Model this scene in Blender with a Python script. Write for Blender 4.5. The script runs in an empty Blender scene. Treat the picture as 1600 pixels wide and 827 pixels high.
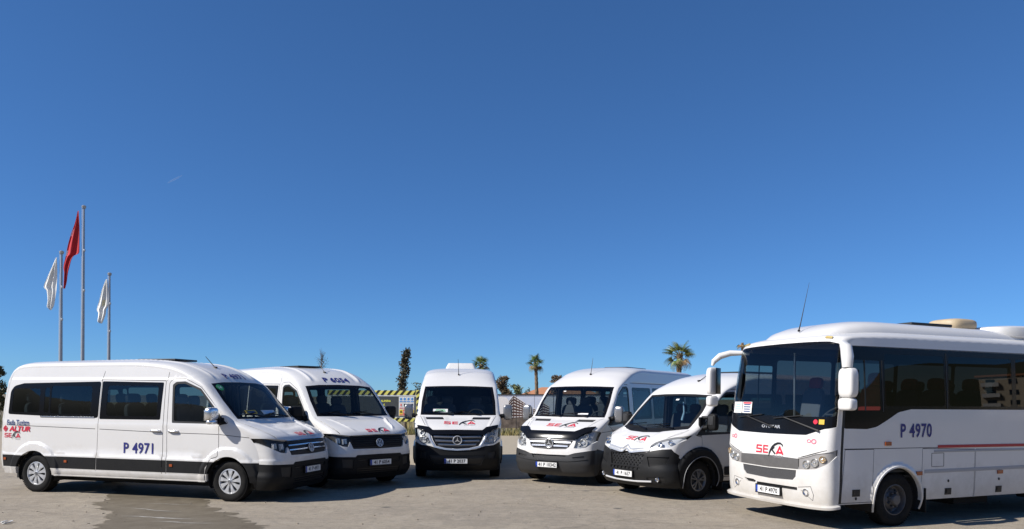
import bpy, bmesh, math, random
import numpy as np
from mathutils import Vector, Matrix
from mathutils.geometry import delaunay_2d_cdt
random.seed(7)
R = math.radians
scene = bpy.context.scene
col = scene.collection
# ---------------------------------------------------------------- camera
cam_d = bpy.data.cameras.new('camera'); cam = bpy.data.objects.new('camera', cam_d); col.objects.link(cam)
cam_d.sensor_width = 36; cam_d.sensor_fit = 'HORIZONTAL'; cam_d.lens = 36 * 1156 / 1600
cam_d.shift_y = (621.8 - 413.5) / 1600; cam_d.clip_start = .1; cam_d.clip_end = 20000
_r = R(.428)
cam.matrix_world = Matrix(((math.cos(_r), -math.sin(_r), 0, 0), (0, 0, -1, 0), (math.sin(_r), math.cos(_r), 0, 1.841), (0, 0, 0, 1)))
scene.camera = cam
# ---------------------------------------------------------------- sky and sun
SUN_EL, SUN_AZ = 38, 20          # light comes from the left, a little from behind the camera
sd = Vector((-math.cos(R(SUN_AZ)) * math.cos(R(SUN_EL)), -math.sin(R(SUN_AZ)) * math.cos(R(SUN_EL)), math.sin(R(SUN_EL))))
world = bpy.data.worlds.new('World'); scene.world = world; world.use_nodes = True
wn = world.node_tree; wn.nodes.clear()
sky = wn.nodes.new('ShaderNodeTexSky'); sky.sky_type = 'NISHITA'; sky.sun_disc = False
sky.sun_elevation = R(SUN_EL); sky.sun_rotation = math.atan2(sd.x, sd.y) % (2 * math.pi)
sky.air_density = .72; sky.dust_density = 0.; sky.ozone_density = 6.0; sky.altitude = 0
bg = wn.nodes.new('ShaderNodeBackground'); bg.inputs[1].default_value = .080
wo = wn.nodes.new('ShaderNodeOutputWorld')
tint = wn.nodes.new('ShaderNodeMix'); tint.data_type = 'RGBA'; tint.blend_type = 'MULTIPLY'; tint.inputs[0].default_value = 1; tint.inputs[7].default_value = (.60, 1.13, 1.72, 1)   # deep autumn blue
gam = wn.nodes.new('ShaderNodeGamma'); gam.inputs[1].default_value = .82
wn.links.new(sky.outputs[0], tint.inputs[6]); wn.links.new(tint.outputs[2], gam.inputs[0]); wn.links.new(gam.outputs[0], bg.inputs[0]); wn.links.new(bg.outputs[0], wo.inputs[0])
sl = bpy.data.lights.new('sun', 'SUN'); sl.energy = 5.0; sl.angle = R(.5); sl.color = (1, .955, .90)
so = bpy.data.objects.new('sun', sl); col.objects.link(so); so.rotation_euler = sd.to_track_quat('Z', 'Y').to_euler(); so.location = (-20, -10, 30)
scene.view_settings.view_transform = 'Standard'; scene.view_settings.look = 'None'; scene.view_settings.exposure = .34; scene.view_settings.gamma = 1
# ---------------------------------------------------------------- materials
M = {}
def mat(name, c, rough=.5, metal=0., coat=0., noise=None, bump=None, spec=.5, emit=None):
    m = bpy.data.materials.new(name); m.use_nodes = True; nt = m.node_tree; b = nt.nodes['Principled BSDF']
    b.inputs['Base Color'].default_value = (*c, 1); b.inputs['Roughness'].default_value = rough; b.inputs['Metallic'].default_value = metal
    b.inputs['Coat Weight'].default_value = coat; b.inputs['Coat Roughness'].default_value = .06; b.inputs['Specular IOR Level'].default_value = spec
    if noise or bump: tc = nt.nodes.new('ShaderNodeTexCoord')
    if noise:
        sc, amt, c2 = noise
        n = nt.nodes.new('ShaderNodeTexNoise'); n.inputs['Scale'].default_value = sc; n.inputs['Detail'].default_value = 6; n.inputs['Roughness'].default_value = .65
        nt.links.new(tc.outputs['Object'], n.inputs['Vector'])
        r = nt.nodes.new('ShaderNodeMapRange'); r.inputs[1].default_value = .35; r.inputs[2].default_value = .72; r.inputs[4].default_value = amt
        nt.links.new(n.outputs['Fac'], r.inputs[0])
        x = nt.nodes.new('ShaderNodeMix'); x.data_type = 'RGBA'; x.inputs[6].default_value = (*c, 1); x.inputs[7].default_value = (*c2, 1)
        nt.links.new(r.outputs[0], x.inputs[0]); nt.links.new(x.outputs[2], b.inputs['Base Color'])
    if bump:
        sc, st = bump
        n2 = nt.nodes.new('ShaderNodeTexNoise'); n2.inputs['Scale'].default_value = sc; n2.inputs['Detail'].default_value = 5
        nt.links.new(tc.outputs['Object'], n2.inputs['Vector'])
        bu = nt.nodes.new('ShaderNodeBump'); bu.inputs['Strength'].default_value = st; bu.inputs['Distance'].default_value = .01
        nt.links.new(n2.outputs['Fac'], bu.inputs['Height']); nt.links.new(bu.outputs[0], b.inputs['Normal'])
    M[name] = m; return m
def glass(name, tint, rough=.0, ior=1.5):
    m = bpy.data.materials.new(name); m.use_nodes = True; nt = m.node_tree; nt.nodes.clear()
    t = nt.nodes.new('ShaderNodeBsdfTransparent'); t.inputs[0].default_value = (*tint, 1)
    g = nt.nodes.new('ShaderNodeBsdfGlossy'); g.inputs['Roughness'].default_value = rough
    # thin pane: Schlick reflectance, the same from both faces
    ge = nt.nodes.new('ShaderNodeNewGeometry'); dp = nt.nodes.new('ShaderNodeVectorMath'); dp.operation = 'DOT_PRODUCT'; nt.links.new(ge.outputs['Normal'], dp.inputs[0]); nt.links.new(ge.outputs['Incoming'], dp.inputs[1])
    def mth(op, a, b=None):
        n = nt.nodes.new('ShaderNodeMath'); n.operation = op
        for i, v in enumerate((a, b)):
            if v is None: continue
            if isinstance(v, (int, float)): n.inputs[i].default_value = v
            else: nt.links.new(v, n.inputs[i])
        return n
    f0 = ((ior - 1) / (ior + 1)) ** 2 * 1.6
    f = mth('ADD', mth('MULTIPLY', mth('POWER', mth('SUBTRACT', 1., mth('ABSOLUTE', dp.outputs['Value']).outputs[0]).outputs[0], 5.).outputs[0], 1 - f0).outputs[0], f0)
    x = nt.nodes.new('ShaderNodeMixShader'); o = nt.nodes.new('ShaderNodeOutputMaterial')
    nt.links.new(f.outputs[0], x.inputs[0]); nt.links.new(t.outputs[0], x.inputs[1]); nt.links.new(g.outputs[0], x.inputs[2]); nt.links.new(x.outputs[0], o.inputs[0])
    M[name] = m; return m
mat('white_paint', (.70, .685, .655), .28, coat=.6, noise=(1.3, .35, (.63, .61, .575)))
def road_dust(m):
    """dried road dust on the lowest panels, patchy"""
    nt = m.node_tree; b = nt.nodes['Principled BSDF']; src = b.inputs['Base Color'].links[0].from_socket; tc = nt.nodes.new('ShaderNodeTexCoord')
    sp = nt.nodes.new('ShaderNodeSeparateXYZ'); nt.links.new(tc.outputs['Object'], sp.inputs[0])
    n = nt.nodes.new('ShaderNodeTexNoise'); n.inputs['Scale'].default_value = 5; n.inputs['Detail'].default_value = 8; n.inputs['Roughness'].default_value = .7; nt.links.new(tc.outputs['Object'], n.inputs['Vector'])
    a = nt.nodes.new('ShaderNodeMath'); a.operation = 'MULTIPLY_ADD'; a.inputs[1].default_value = -.9; nt.links.new(n.outputs['Fac'], a.inputs[0]); nt.links.new(sp.outputs['Z'], a.inputs[2])
    r = nt.nodes.new('ShaderNodeMapRange'); r.inputs[1].default_value = .42; r.inputs[2].default_value = -.18; r.inputs[4].default_value = .55; nt.links.new(a.outputs[0], r.inputs[0])
    x = nt.nodes.new('ShaderNodeMix'); x.data_type = 'RGBA'; x.inputs[7].default_value = (.36, .32, .26, 1); nt.links.new(r.outputs[0], x.inputs[0]); nt.links.new(src, x.inputs[6]); nt.links.new(x.outputs[2], b.inputs['Base Color'])
    q = nt.nodes.new('ShaderNodeMapRange'); q.inputs[3].default_value = .24; q.inputs[4].default_value = .5; nt.links.new(n.outputs['Fac'], q.inputs[0]); nt.links.new(q.outputs[0], b.inputs['Roughness'])
road_dust(M['white_paint'])
mat('gap', (.03, .03, .03), .6); mat('gap_black', (.01, .01, .01), .5)
mat('black_plastic', (.007, .0072, .0078), .58, spec=.22, noise=(9, .5, (.014, .0135, .0125)), bump=(900, .15))
mat('dark_plastic', (.010, .0103, .011), .5, spec=.25, noise=(6, .5, (.017, .0165, .0155)))
mat('grey_plastic', (.030, .031, .033), .45, spec=.35, noise=(6, .5, (.045, .043, .040)))
mat('gloss_black', (.006, .006, .007), .16, spec=.22)
mat('chrome', (.78, .78, .78), .20, metal=.9); mat('satin_metal', (.55, .56, .58), .32, metal=1., noise=(30, .4, (.42, .42, .43)))
mat('silver_paint', (.60, .61, .62), .36, metal=.45, noise=(25, .5, (.45, .44, .42)))
mat('steel_grey', (.13, .13, .135), .5, metal=.5, noise=(18, .6, (.09, .08, .07)))
mat('graphite_panel', (.13, .125, .12), .45, metal=.3, noise=(14, .5, (.18, .172, .165)))
mat('rubber', (.008, .008, .008), .85, spec=.2, noise=(14, .6, (.026, .024, .021)), bump=(180, .3))
mat('liner', (.09, .09, .092), .9, noise=(5, .4, (.13, .13, .13))); mat('cabin_dark', (.035, .037, .04), .75); mat('dash_grey', (.055, .057, .06), .7); mat('underbody', (.015, .015, .015), .9)
mat('seat_fabric', (.10, .11, .135), .95, noise=(40, .6, (.12, .13, .15))); mat('red_fabric', (.30, .02, .025), .9, noise=(30, .5, (.2, .015, .02)))
mat('curtain_blue', (.10, .13, .18), .9)
mat('logo_red', (.62, .02, .05), .45); mat('logo_black', (.012, .012, .014), .4); mat('text_blue', (.018, .02, .17), .45); mat('text_navy', (.02, .05, .16), .5)
mat('logo_grey', (.33, .33, .34), .5); mat('plate_white', (.78, .78, .76), .45, noise=(20, .6, (.6, .58, .54))); mat('plate_blue', (.015, .06, .38), .4)
mat('orange_lens', (.32, .065, .012), .25, coat=.5); mat('red_lens', (.45, .012, .015), .2, coat=.5)
mat('stripe_red', (.42, .02, .025), .4); mat('stripe_grey', (.36, .36, .37), .4); mat('paper', (.7, .7, .68), .7); mat('paper_blue', (.35, .55, .75), .7); mat('paper_yellow', (.65, .42, .05), .7)
mat('green_sticker', (.05, .38, .12), .5); mat('tan_plastic', (.48, .38, .24), .55, noise=(8, .6, (.36, .28, .18)))
mat('lamp_reflector', (.75, .76, .78), .18, metal=1.); mat('lamp_inner', (.05, .052, .056), .3, metal=.3)
mat('wheel_grey', (.22, .22, .22), .4, metal=.5, noise=(20, .6, (.14, .13, .12)))
mat('galvanised', (.42, .44, .46), .42, metal=.55, noise=(6, .5, (.33, .34, .36)))
glass('windscreen_glass', (.62, .67, .66), ior=1.5); glass('clear_glass', (.60, .64, .63), ior=1.5); glass('tinted_glass', (.30, .35, .345), ior=1.5); glass('dark_glass', (.14, .125, .115), ior=1.33); glass('lens_glass', (.93, .94, .95), ior=1.28)
mat('lamp_soft', (.50, .50, .49), .22, metal=.45); mat('lamp_bright', (.62, .63, .63), .25, metal=.3); mat('lamp_grey', (.42, .43, .43), .30, metal=.15)
# ---------------------------------------------------------------- object helpers
def tag(o, label=None, cat=None, group=None, kind=None):
    if label: o['label'] = label
    if cat: o['category'] = cat
    if group: o['group'] = group
    if kind: o['kind'] = kind
    return o
def empty(name, loc=(0, 0, 0), rz=0., label=None, cat=None, group=None):
    o = bpy.data.objects.new(name, None); col.objects.link(o); o.location = loc; o.rotation_euler = (0, 0, rz); o.empty_display_size = .2
    return tag(o, label, cat, group)
def link(name, me, m, parent=None, loc=None):
    o = bpy.data.objects.new(name, me); col.objects.link(o)
    if m is not None and not me.materials:
        me.materials.append(M[m] if isinstance(m, str) else m)
    if parent is not None: o.parent = parent
    if loc is not None: o.location = loc
    return o
def child_empty(name, parent, loc=(0, 0, 0)):
    o = bpy.data.objects.new(name, None); col.objects.link(o); o.parent = parent; o.location = loc; o.empty_display_size = .05; return o
class MB:
    """collects primitives and links them as one mesh object"""
    def __init__(s): s.v = []; s.f = []; s.sm = []
    def add(s, V, F, smooth=False):
        k = len(s.v); s.v += [tuple(map(float, p)) for p in V]; s.f += [tuple(k + i for i in f) for f in F]; s.sm += [smooth] * len(F); return s
    def box(s, c, d, rot=None, ch=0.):
        hx, hy, hz = [q / 2 for q in d]
        if ch <= 0:
            V = [(x, y, z) for x in (-hx, hx) for y in (-hy, hy) for z in (-hz, hz)]
            F = [(0, 1, 3, 2), (4, 6, 7, 5), (0, 4, 5, 1), (2, 3, 7, 6), (0, 2, 6, 4), (1, 5, 7, 3)]
            pts = [Vector(p) for p in V]
        else:
            bm = bmesh.new(); bmesh.ops.create_cube(bm, size=1)
            for v in bm.verts: v.co = Vector((v.co.x * d[0], v.co.y * d[1], v.co.z * d[2]))
            bmesh.ops.bevel(bm, geom=list(bm.edges), offset=ch, segments=3, profile=.5, affect='EDGES')
            bm.verts.index_update(); pts = [v.co.copy() for v in bm.verts]; F = [tuple(v.index for v in f.verts) for f in bm.faces]; bm.free()
        if rot is not None: pts = [rot @ p for p in pts]
        return s.add([p + Vector(c) for p in pts], F, ch > 0)
    def tube(s, pts, r, n=8, cap=True, smooth=True):
        pts = [Vector(p) for p in pts]; rs = r if isinstance(r, (list, tuple)) else [r] * len(pts); V = []; F = []
        prev = None
        for i, p in enumerate(pts):
            t = (pts[min(i + 1, len(pts) - 1)] - pts[max(i - 1, 0)]).normalized()
            if prev is None:
                u = t.cross(Vector((0, 0, 1)));
                if u.length < .1: u = t.cross(Vector((1, 0, 0)))
            else: u = prev - t * prev.dot(t)
            u.normalize(); prev = u; w = t.cross(u)
            for k in range(n):
                a = 2 * math.pi * k / n; V.append(p + (u * math.cos(a) + w * math.sin(a)) * rs[i])
        for i in range(len(pts) - 1):
            for k in range(n):
                F.append((i * n + k, i * n + (k + 1) % n, (i + 1) * n + (k + 1) % n, (i + 1) * n + k))
        if cap: F += [tuple(range(n - 1, -1, -1)), tuple((len(pts) - 1) * n + k for k in range(n))]
        return s.add(V, F, smooth)
    def lathe(s, prof, n=32, c=(0, 0, 0), axis='y', smooth=True, close=False):
        V = []; F = []
        for (r, h) in prof:
            for k in range(n):
                a = 2 * math.pi * k / n; x, z = r * math.cos(a), r * math.sin(a)
                V.append((c[0] + x, c[1] + h, c[2] + z) if axis == 'y' else ((c[0] + h, c[1] + x, c[2] + z) if axis == 'x' else (c[0] + x, c[1] + z, c[2] + h)))
        m = len(prof)
        for i in range(m if close else m - 1):
            j = (i + 1) % m
            for k in range(n): F.append((i * n + k, i * n + (k + 1) % n, j * n + (k + 1) % n, j * n + k))
        return s.add(V, F, smooth)
    def prism(s, poly, h0, h1, frame=None):
        """2D polygon (convex or simple, fan by ngon) extruded between heights h0..h1 in a frame (origin, U, V, N)"""
        O, U, Vv, N = frame if frame else (Vector((0, 0, 0)), Vector((1, 0, 0)), Vector((0, 1, 0)), Vector((0, 0, 1)))
        n = len(poly); V = [O + U * a + Vv * b + N * h0 for a, b in poly] + [O + U * a + Vv * b + N * h1 for a, b in poly]
        F = [tuple(range(n - 1, -1, -1)), tuple(range(n, 2 * n))] + [(i, (i + 1) % n, n + (i + 1) % n, n + i) for i in range(n)]
        return s.add(V, F)
    def mesh(s, name, fix=True):
        me = bpy.data.meshes.new(name); me.from_pydata(s.v, [], s.f); me.polygons.foreach_set('use_smooth', s.sm); me.update()
        if fix:
            bm = bmesh.new(); bm.from_mesh(me); bmesh.ops.recalc_face_normals(bm, faces=list(bm.faces)); bm.to_mesh(me); bm.free()
        if any(s.sm) : me.set_sharp_from_angle(angle=R(40))
        return me
    def build(s, name, m, parent=None, loc=None, fix=True): return link(name, s.mesh(name, fix), m, parent, loc)
def superbox(c, d, n=4.0, seg=(20, 14), rot=None, taper=None):
    """rounded solid: superellipsoid of size d"""
    V = []; F = []; a, b = seg
    def sp(x, e): return math.copysign(abs(x) ** e, x)
    e = 2.0 / n
    for i in range(1, b):
        ph = -math.pi / 2 + math.pi * i / b
        for k in range(a):
            th = 2 * math.pi * k / a
            p = Vector((sp(math.cos(ph), e) * sp(math.cos(th), e) * d[0] / 2, sp(math.cos(ph), e) * sp(math.sin(th), e) * d[1] / 2, sp(math.sin(ph), e) * d[2] / 2))
            if taper: p = taper(p)
            if rot is not None: p = rot @ p
            V.append(p + Vector(c))
    for sgn in (-1, 1):
        p = Vector((0, 0, sgn * d[2] / 2))
        if taper: p = taper(p)
        if rot is not None: p = rot @ p
        V.append(p + Vector(c))
    for i in range(b - 2):
        for k in range(a): F.append((i * a + k, i * a + (k + 1) % a, (i + 1) * a + (k + 1) % a, (i + 1) * a + k))
    s0 = (b - 1) * a
    for k in range(a): F.append((s0, (k + 1) % a, k)); F.append((s0 + 1, (b - 2) * a + k, (b - 2) * a + (k + 1) % a))
    return V, F
# ---------------------------------------------------------------- parametric vehicle skins (pure numpy)
_NG = np.array([1.6, 2.0, 2.5, 3.0, 4.0, 5.5, 8.0, 12.0])
_TT = 1 - (1 - np.linspace(0, 1, 400)) ** 3
_QG = np.linspace(0, 1, 201)
_TAB = []
for _n in _NG:
    _g = 1 - (1 - _TT ** _n) ** (1 / _n)
    _s = np.concatenate([[0], np.cumsum(np.hypot(np.diff(_TT), .3 * np.diff(_g)))]); _s /= _s[-1]
    _TAB.append(np.interp(_QG, _s, _TT))
_TAB = np.array(_TAB)
def _tq(q, n):
    q = np.clip(np.abs(q), 0, 1); fi = np.interp(n, _NG, np.arange(len(_NG)))
    i0 = np.clip(np.floor(fi).astype(int), 0, len(_NG) - 2); fr = fi - i0
    qf = q * 200; j0 = np.clip(np.floor(qf).astype(int), 0, 199); jr = qf - j0
    a = _TAB[i0, j0] * (1 - jr) + _TAB[i0, j0 + 1] * jr
    b = _TAB[i0 + 1, j0] * (1 - jr) + _TAB[i0 + 1, j0 + 1] * jr
    return a * (1 - fr) + b * fr
def pchip(xs, ys):
    xs = np.asarray(xs, float); ys = np.asarray(ys, float)
    h = np.diff(xs); dl = np.diff(ys) / h; m = np.zeros(len(xs))
    m[0] = dl[0]; m[-1] = dl[-1]
    for i in range(1, len(xs) - 1):
        if dl[i - 1] * dl[i] > 0:
            w1 = 2 * h[i] + h[i - 1]; w2 = h[i] + 2 * h[i - 1]
            m[i] = (w1 + w2) / (w1 / dl[i - 1] + w2 / dl[i])
    def f(x):
        x = np.clip(np.asarray(x, float), xs[0], xs[-1]); i = np.clip(np.searchsorted(xs, x) - 1, 0, len(h) - 1)
        t = (x - xs[i]) / h[i]; t2 = t * t; t3 = t2 * t
        return ys[i] * (2 * t3 - 3 * t2 + 1) + ys[i + 1] * (-2 * t3 + 3 * t2) + m[i] * h[i] * (t3 - 2 * t2 + t) + m[i + 1] * h[i] * (t3 - t2)
    return f
class Skin:
    """rows: (v, centre x, centre z, edge x, edge z, roundness n) from the front bumper up over the roof and down the back"""
    def __init__(s, rows, wfun, bump=None, fbump=None):
        r = np.array(rows, float); s.rows = r; s.w = wfun; s.bump = bump; s.fbump = fbump
        V = r[:, 0]; s.v0, s.v1 = V[0], V[-1]
        s.cx, s.cz, s.ex, s.ez, s.n = [pchip(V, r[:, k]) for k in range(1, 6)]
        vs = np.linspace(s.v0, s.v1, 1500); s.vs = vs
        L = np.hypot(np.diff(s.cx(vs)), np.diff(s.cz(vs))); s.S = np.concatenate([[0], np.cumsum(L)])
        s.A = 1.15
    def b2v(s, b): return np.interp(b, s.S, s.vs)
    def v2b(s, v): return np.interp(v, s.vs, s.S)
    def raw(s, q, v):
        sg = np.sign(q); n = s.n(v); t = _tq(q, n)
        g = 1 - np.clip(1 - t ** n, 0, 1) ** (1 / n)
        cx, cz, ex, ez = s.cx(v), s.cz(v), s.ex(v), s.ez(v); W = s.w(ex, ez) + (s.bump(ex, ez) if s.bump else 0.)
        return np.stack([cx + (ex - cx) * g, sg * t * W, cz + (ez - cz) * g], -1)
    def _nrm(s, f, a, b, h=.004):
        ta = f(a + h, b) - f(a - h, b); tb = f(a, b + h) - f(a, b - h)
        n = np.cross(ta, tb); l = np.linalg.norm(n, axis=-1, keepdims=True); return n / np.maximum(l, 1e-12)
    # F domain: a = q*A, b = centre arclength.   S domain: (x, z)
    def F0(s, a, b):
        q = np.clip(a / s.A, -1, 1); v = s.b2v(b)
        return s.raw(q, v)
    def Fn0(s, a, b):
        a = np.clip(a, -s.A * .995, s.A * .995); b = np.clip(b, .006, s.S[-1] - .006)
        return s._nrm(s.F0, a, b)
    def F1(s, a, b):
        P = s.F0(a, b)
        if s.fbump is not None: P = P + s.Fn0(a, b) * (s.fbump(P[..., 0], np.abs(P[..., 1]), P[..., 2], s.b2v(b)) * (1 - np.clip((np.abs(a) / s.A - .9) / .08, 0, 1)))[..., None]
        return P
    def FN(s, a, b):
        a = np.clip(a, -s.A * .995, s.A * .995); b = np.clip(b, .006, s.S[-1] - .006)
        return s._nrm(s.F1, a, b)
    def F(s, a, b, off=0.):
        P = s.F1(a, b)
        return P + s.FN(a, b) * (off if np.isscalar(off) else np.asarray(off)[..., None])
    def S1(s, x, z, sg=1):
        y = s.w(x, z)
        if s.bump is not None: y = y + s.bump(x, z)
        return np.stack([x, sg * y, z], -1)
    def SN(s, x, z, sg=1):
        n = s._nrm(lambda a, b: s.S1(a, b, 1), x, z)
        n = n * np.sign(n[..., 1:2]); n[..., 1] *= sg; return n
    def Sd(s, x, z, sg=1, off=0.):
        return s.S1(x, z, sg) + s.SN(x, z, sg) * off
    def yz(s, y, z, vmax=None):
        """front-view point (y,z) -> F-domain (a,b)"""
        y = np.atleast_1d(np.asarray(y, float)); z = np.atleast_1d(np.asarray(z, float))
        if not hasattr(s, '_g'):
            aa = np.linspace(0, s.A, 90); i = np.argmax(s.cz(s.vs)); bb = np.linspace(0, s.S[i], 700)
            A, B = np.meshgrid(aa, bb); s._g = (A, B, s.F0(A, B))
        A, B, G = s._g; out = []
        for yy, z0 in zip(y, z):
            d = (G[..., 1] - abs(yy)) ** 2 + (G[..., 2] - z0) ** 2 + 1e-5 * A; k = np.unravel_index(np.argmin(d), d.shape)
            a, b = A[k], B[k]
            for _ in range(6):
                P = s.F0(np.array([a, a + 1e-4, a]), np.array([b, b, b + 1e-4]))
                J = np.array([[P[1, 1] - P[0, 1], P[2, 1] - P[0, 1]], [P[1, 2] - P[0, 2], P[2, 2] - P[0, 2]]]) / 1e-4
                r = np.array([abs(yy) - P[0, 1], z0 - P[0, 2]])
                if abs(np.linalg.det(J)) < 1e-3: break
                dl = np.clip(np.linalg.solve(J, r), -.02, .02); a = min(max(a + dl[0], 0), s.A); b = max(b + dl[1], 0)
            out.append((math.copysign(a, yy) if yy else 0., b))
        return np.array(out)
    def edge(s, va, vb, n=60):
        v = np.linspace(va, vb, n); return np.stack([s.ex(v), s.ez(v)], -1)
def sm(x, a, b):
    t = np.clip((x - a) / (b - a), 0, 1); return t * t * (3 - 2 * t)
def ridge(d, w):            # rounded bump of half-width w
    return np.exp(-(d / w) ** 2)
# --- Crafter-like van ("c")
def w_c(x, z):
    x = np.asarray(x, float); z = np.asarray(z, float)
    w = 1.0 - .105 * np.clip((z - 1.15) / 1.25, 0, 2) ** 1.5
    w = w - .20 * np.clip((x - .15) / .85, 0, 2) ** 2.0 - .03 * np.clip((-x - 4.2) / .85, 0, 2) ** 2
    return w - .03 * np.clip((.45 - z) / .2, 0, 2) ** 2
ROWS_C = [(0, .90, .20, .50, .22, 3.0), (1, 1.0, .34, .55, .36, 3.1), (2, 1.03, .55, .57, .56, 3.1), (3, 1.03, .70, .58, .70, 3.1), (4, 1.02, .84, .56, .83, 3.0),
 (5, .98, 1.0, .50, .99, 3.0), (6, .90, 1.12, .42, 1.10, 3.3), (7, .74, 1.21, .30, 1.18, 3.8), (8, .40, 1.33, .10, 1.30, 4.0), (9, .22, 1.40, -.03, 1.38, 3.2),
 (10, -.12, 1.73, -.30, 1.68, 3.0), (11, -.47, 2.07, -.62, 2.02, 3.0), (12, -.66, 2.22, -.82, 2.10, 2.8), (13, -.95, 2.35, -1.12, 2.24, 2.9), (14, -1.35, 2.45, -1.5, 2.32, 3.1), (15, -2.2, 2.50, -2.2, 2.365, 3.2),
 (16, -4.4, 2.49, -4.4, 2.345, 3.2), (17, -4.82, 2.42, -4.80, 2.28, 3.2), (18, -4.97, 2.25, -4.9, 2.05, 4.), (19, -5.05, 1.3, -4.99, 1.25, 7.), (20, -5.06, .75, -5.0, .75, 7.), (21, -5.03, .42, -4.97, .42, 7.)]
def arch(x, z, x0, z0, r0, r1, h):
    r = np.hypot(x - x0, (z - z0)); return h * (sm(r, r0 - .02, r0) * (1 - sm(r, r1 - .05, r1))) * sm(z, z0 - .25, z0 + .05)
def bump_c(x, z):
    b = .034 * np.maximum(arch(x, z, .0, .36, .40, .60, 1), arch(x, z, -4.21, .36, .40, .60, 1))
    b = b + .010 * sm(.80 + .004 * x - z, -.03, .03) * sm(-x, .50, .62) * sm(x, -3.78, -3.66)
    b = b - .010 * sm(z, 2.11, 2.16) + .006 * ridge(z - 1.30, .05)
    b = b + .012 * sm(-z, -.75, -.71) * sm(z, .40, .46)                 # cladding step
    return b
def fb_c(x, y, z, v):
    h = sm(v, 6.2, 7.2) * (1 - sm(v, 8.6, 9.0))
    b = h * (.020 * ridge(y - (.42 + .10 * (v - 6)), .028) - .016 * sm(.42 + .10 * (v - 6) - y, 0, .06))
    r = sm(v, 11.3, 12.2) * (1 - sm(v, 15, 16)); b = b + r * (.022 * ridge(y - .60, .035) - .012 * ridge(y - .50, .05))
    return b
# --- Sprinter-like van ("s")
def w_s(x, z):
    x = np.asarray(x, float); z = np.asarray(z, float)
    w = .995 - .13 * np.clip((z - 1.15) / 1.35, 0, 2) ** 1.4
    w = w - .11 * np.clip((x - .1) / .9, 0, 2) ** 2.0 - .03 * np.clip((-x - 5.0) / .85, 0, 2) ** 2
    return w - .03 * np.clip((.45 - z) / .2, 0, 2) ** 2
ROWS_S = [(0, .86, .20, .55, .22, 2.8), (1, .96, .30, .62, .32, 2.8), (2, 1.02, .50, .66, .50, 2.8), (3, 1.0, .66, .66, .66, 2.8), (4, .98, .82, .63, .80, 2.8),
 (5, .93, 1.0, .58, .98, 2.8), (6, .86, 1.12, .48, 1.10, 3.0), (7, .72, 1.21, .36, 1.19, 3.3), (8, .48, 1.31, .20, 1.29, 3.6), (9, .20, 1.42, -.02, 1.41, 3.6),
 (10, -.12, 1.76, -.28, 1.75, 3.4), (11, -.44, 2.09, -.58, 2.07, 3.4), (12, -.64, 2.22, -.78, 2.15, 3.0), (13, -.92, 2.37, -1.08, 2.24, 2.8), (14, -1.3, 2.50, -1.45, 2.36, 3.0), (15, -2.1, 2.60, -2.1, 2.43, 3.1),
 (16, -5.3, 2.60, -5.3, 2.43, 3.1), (17, -5.7, 2.5, -5.68, 2.3, 2.8), (18, -5.85, 2.3, -5.8, 2.1, 4.), (19, -5.94, 1.3, -5.88, 1.25, 7.), (20, -5.95, .75, -5.9, .75, 7.), (21, -5.92, .42, -5.86, .42, 7.)]
def bump_s(x, z):
    b = .03 * np.maximum(arch(x, z, .0, .34, .40, .55, 1), arch(x, z, -4.3, .34, .40, .55, 1))
    b = b - .012 * ridge(z - (1.13 + .0 * x), .02) * sm(-x, -.2, .1) + .012 * sm(-z, -.75, -.71) * sm(z, .40, .46)
    return b - .008 * ridge(z - 2.2, .02) * sm(-x, 1.2, 1.3)
def fb_s(x, y, z, v):
    h = sm(v, 6.2, 7.2) * (1 - sm(v, 8.6, 9.0))
    return h * (.016 * sm(y, .66 + .06 * (v - 7), .70 + .06 * (v - 7)) - .008 * sm(.30 - y, 0, .1))
# --- Jumper-like van ("j")
def w_j(x, z):
    x = np.asarray(x, float); z = np.asarray(z, float)
    w = 1.0 - .09 * np.clip((z - 1.15) / 1.2, 0, 2) ** 1.3
    w = w - .20 * np.clip((x - .05) / .9, 0, 2) ** 2.0
    return w - .03 * np.clip((.4 - z) / .2, 0, 2) ** 2
ROWS_J = [(0, .84, .22, .42, .22, 2.4), (1, .92, .33, .50, .33, 2.4), (2, .95, .50, .54, .50, 2.4), (3, .94, .66, .52, .68, 2.4), (4, .91, .84, .48, .86, 2.5),
 (5, .86, .97, .42, 1.0, 2.5), (6, .76, 1.08, .32, 1.10, 2.5), (7, .60, 1.17, .20, 1.17, 2.6), (8, .38, 1.255, .06, 1.23, 2.8), (9, .22, 1.31, -.02, 1.28, 2.8),
 (10, -.16, 1.62, -.30, 1.58, 2.8), (11, -.52, 1.945, -.62, 1.88, 2.8), (12, -.66, 2.05, -.78, 1.99, 2.7), (13, -.95, 2.20, -1.05, 2.08, 2.6), (14, -1.35, 2.33, -1.45, 2.18, 2.6), (15, -1.9, 2.39, -1.9, 2.22, 2.6),
 (16, -4.5, 2.39, -4.5, 2.22, 2.6), (17, -4.78, 2.32, -4.76, 2.15, 2.8), (18, -4.9, 2.15, -4.85, 2.0, 4.), (19, -4.95, 1.3, -4.9, 1.25, 7.), (20, -4.96, .75, -4.9, .75, 7.), (21, -4.93, .42, -4.88, .42, 7.)]
def bump_j(x, z):
    b = .045 * np.maximum(arch(x, z, .0, .34, .40, .62, 1), arch(x, z, -3.9, .34, .40, .60, 1))
    return b - .008 * ridge(z - 2.03, .02) * sm(-x, 1.0, 1.1)
def fb_j(x, y, z, v):
    h = sm(v, 6.0, 7.0) * (1 - sm(v, 8.6, 9.0))
    return h * (-.015 * sm(.48 - y, 0, .12))
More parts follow.
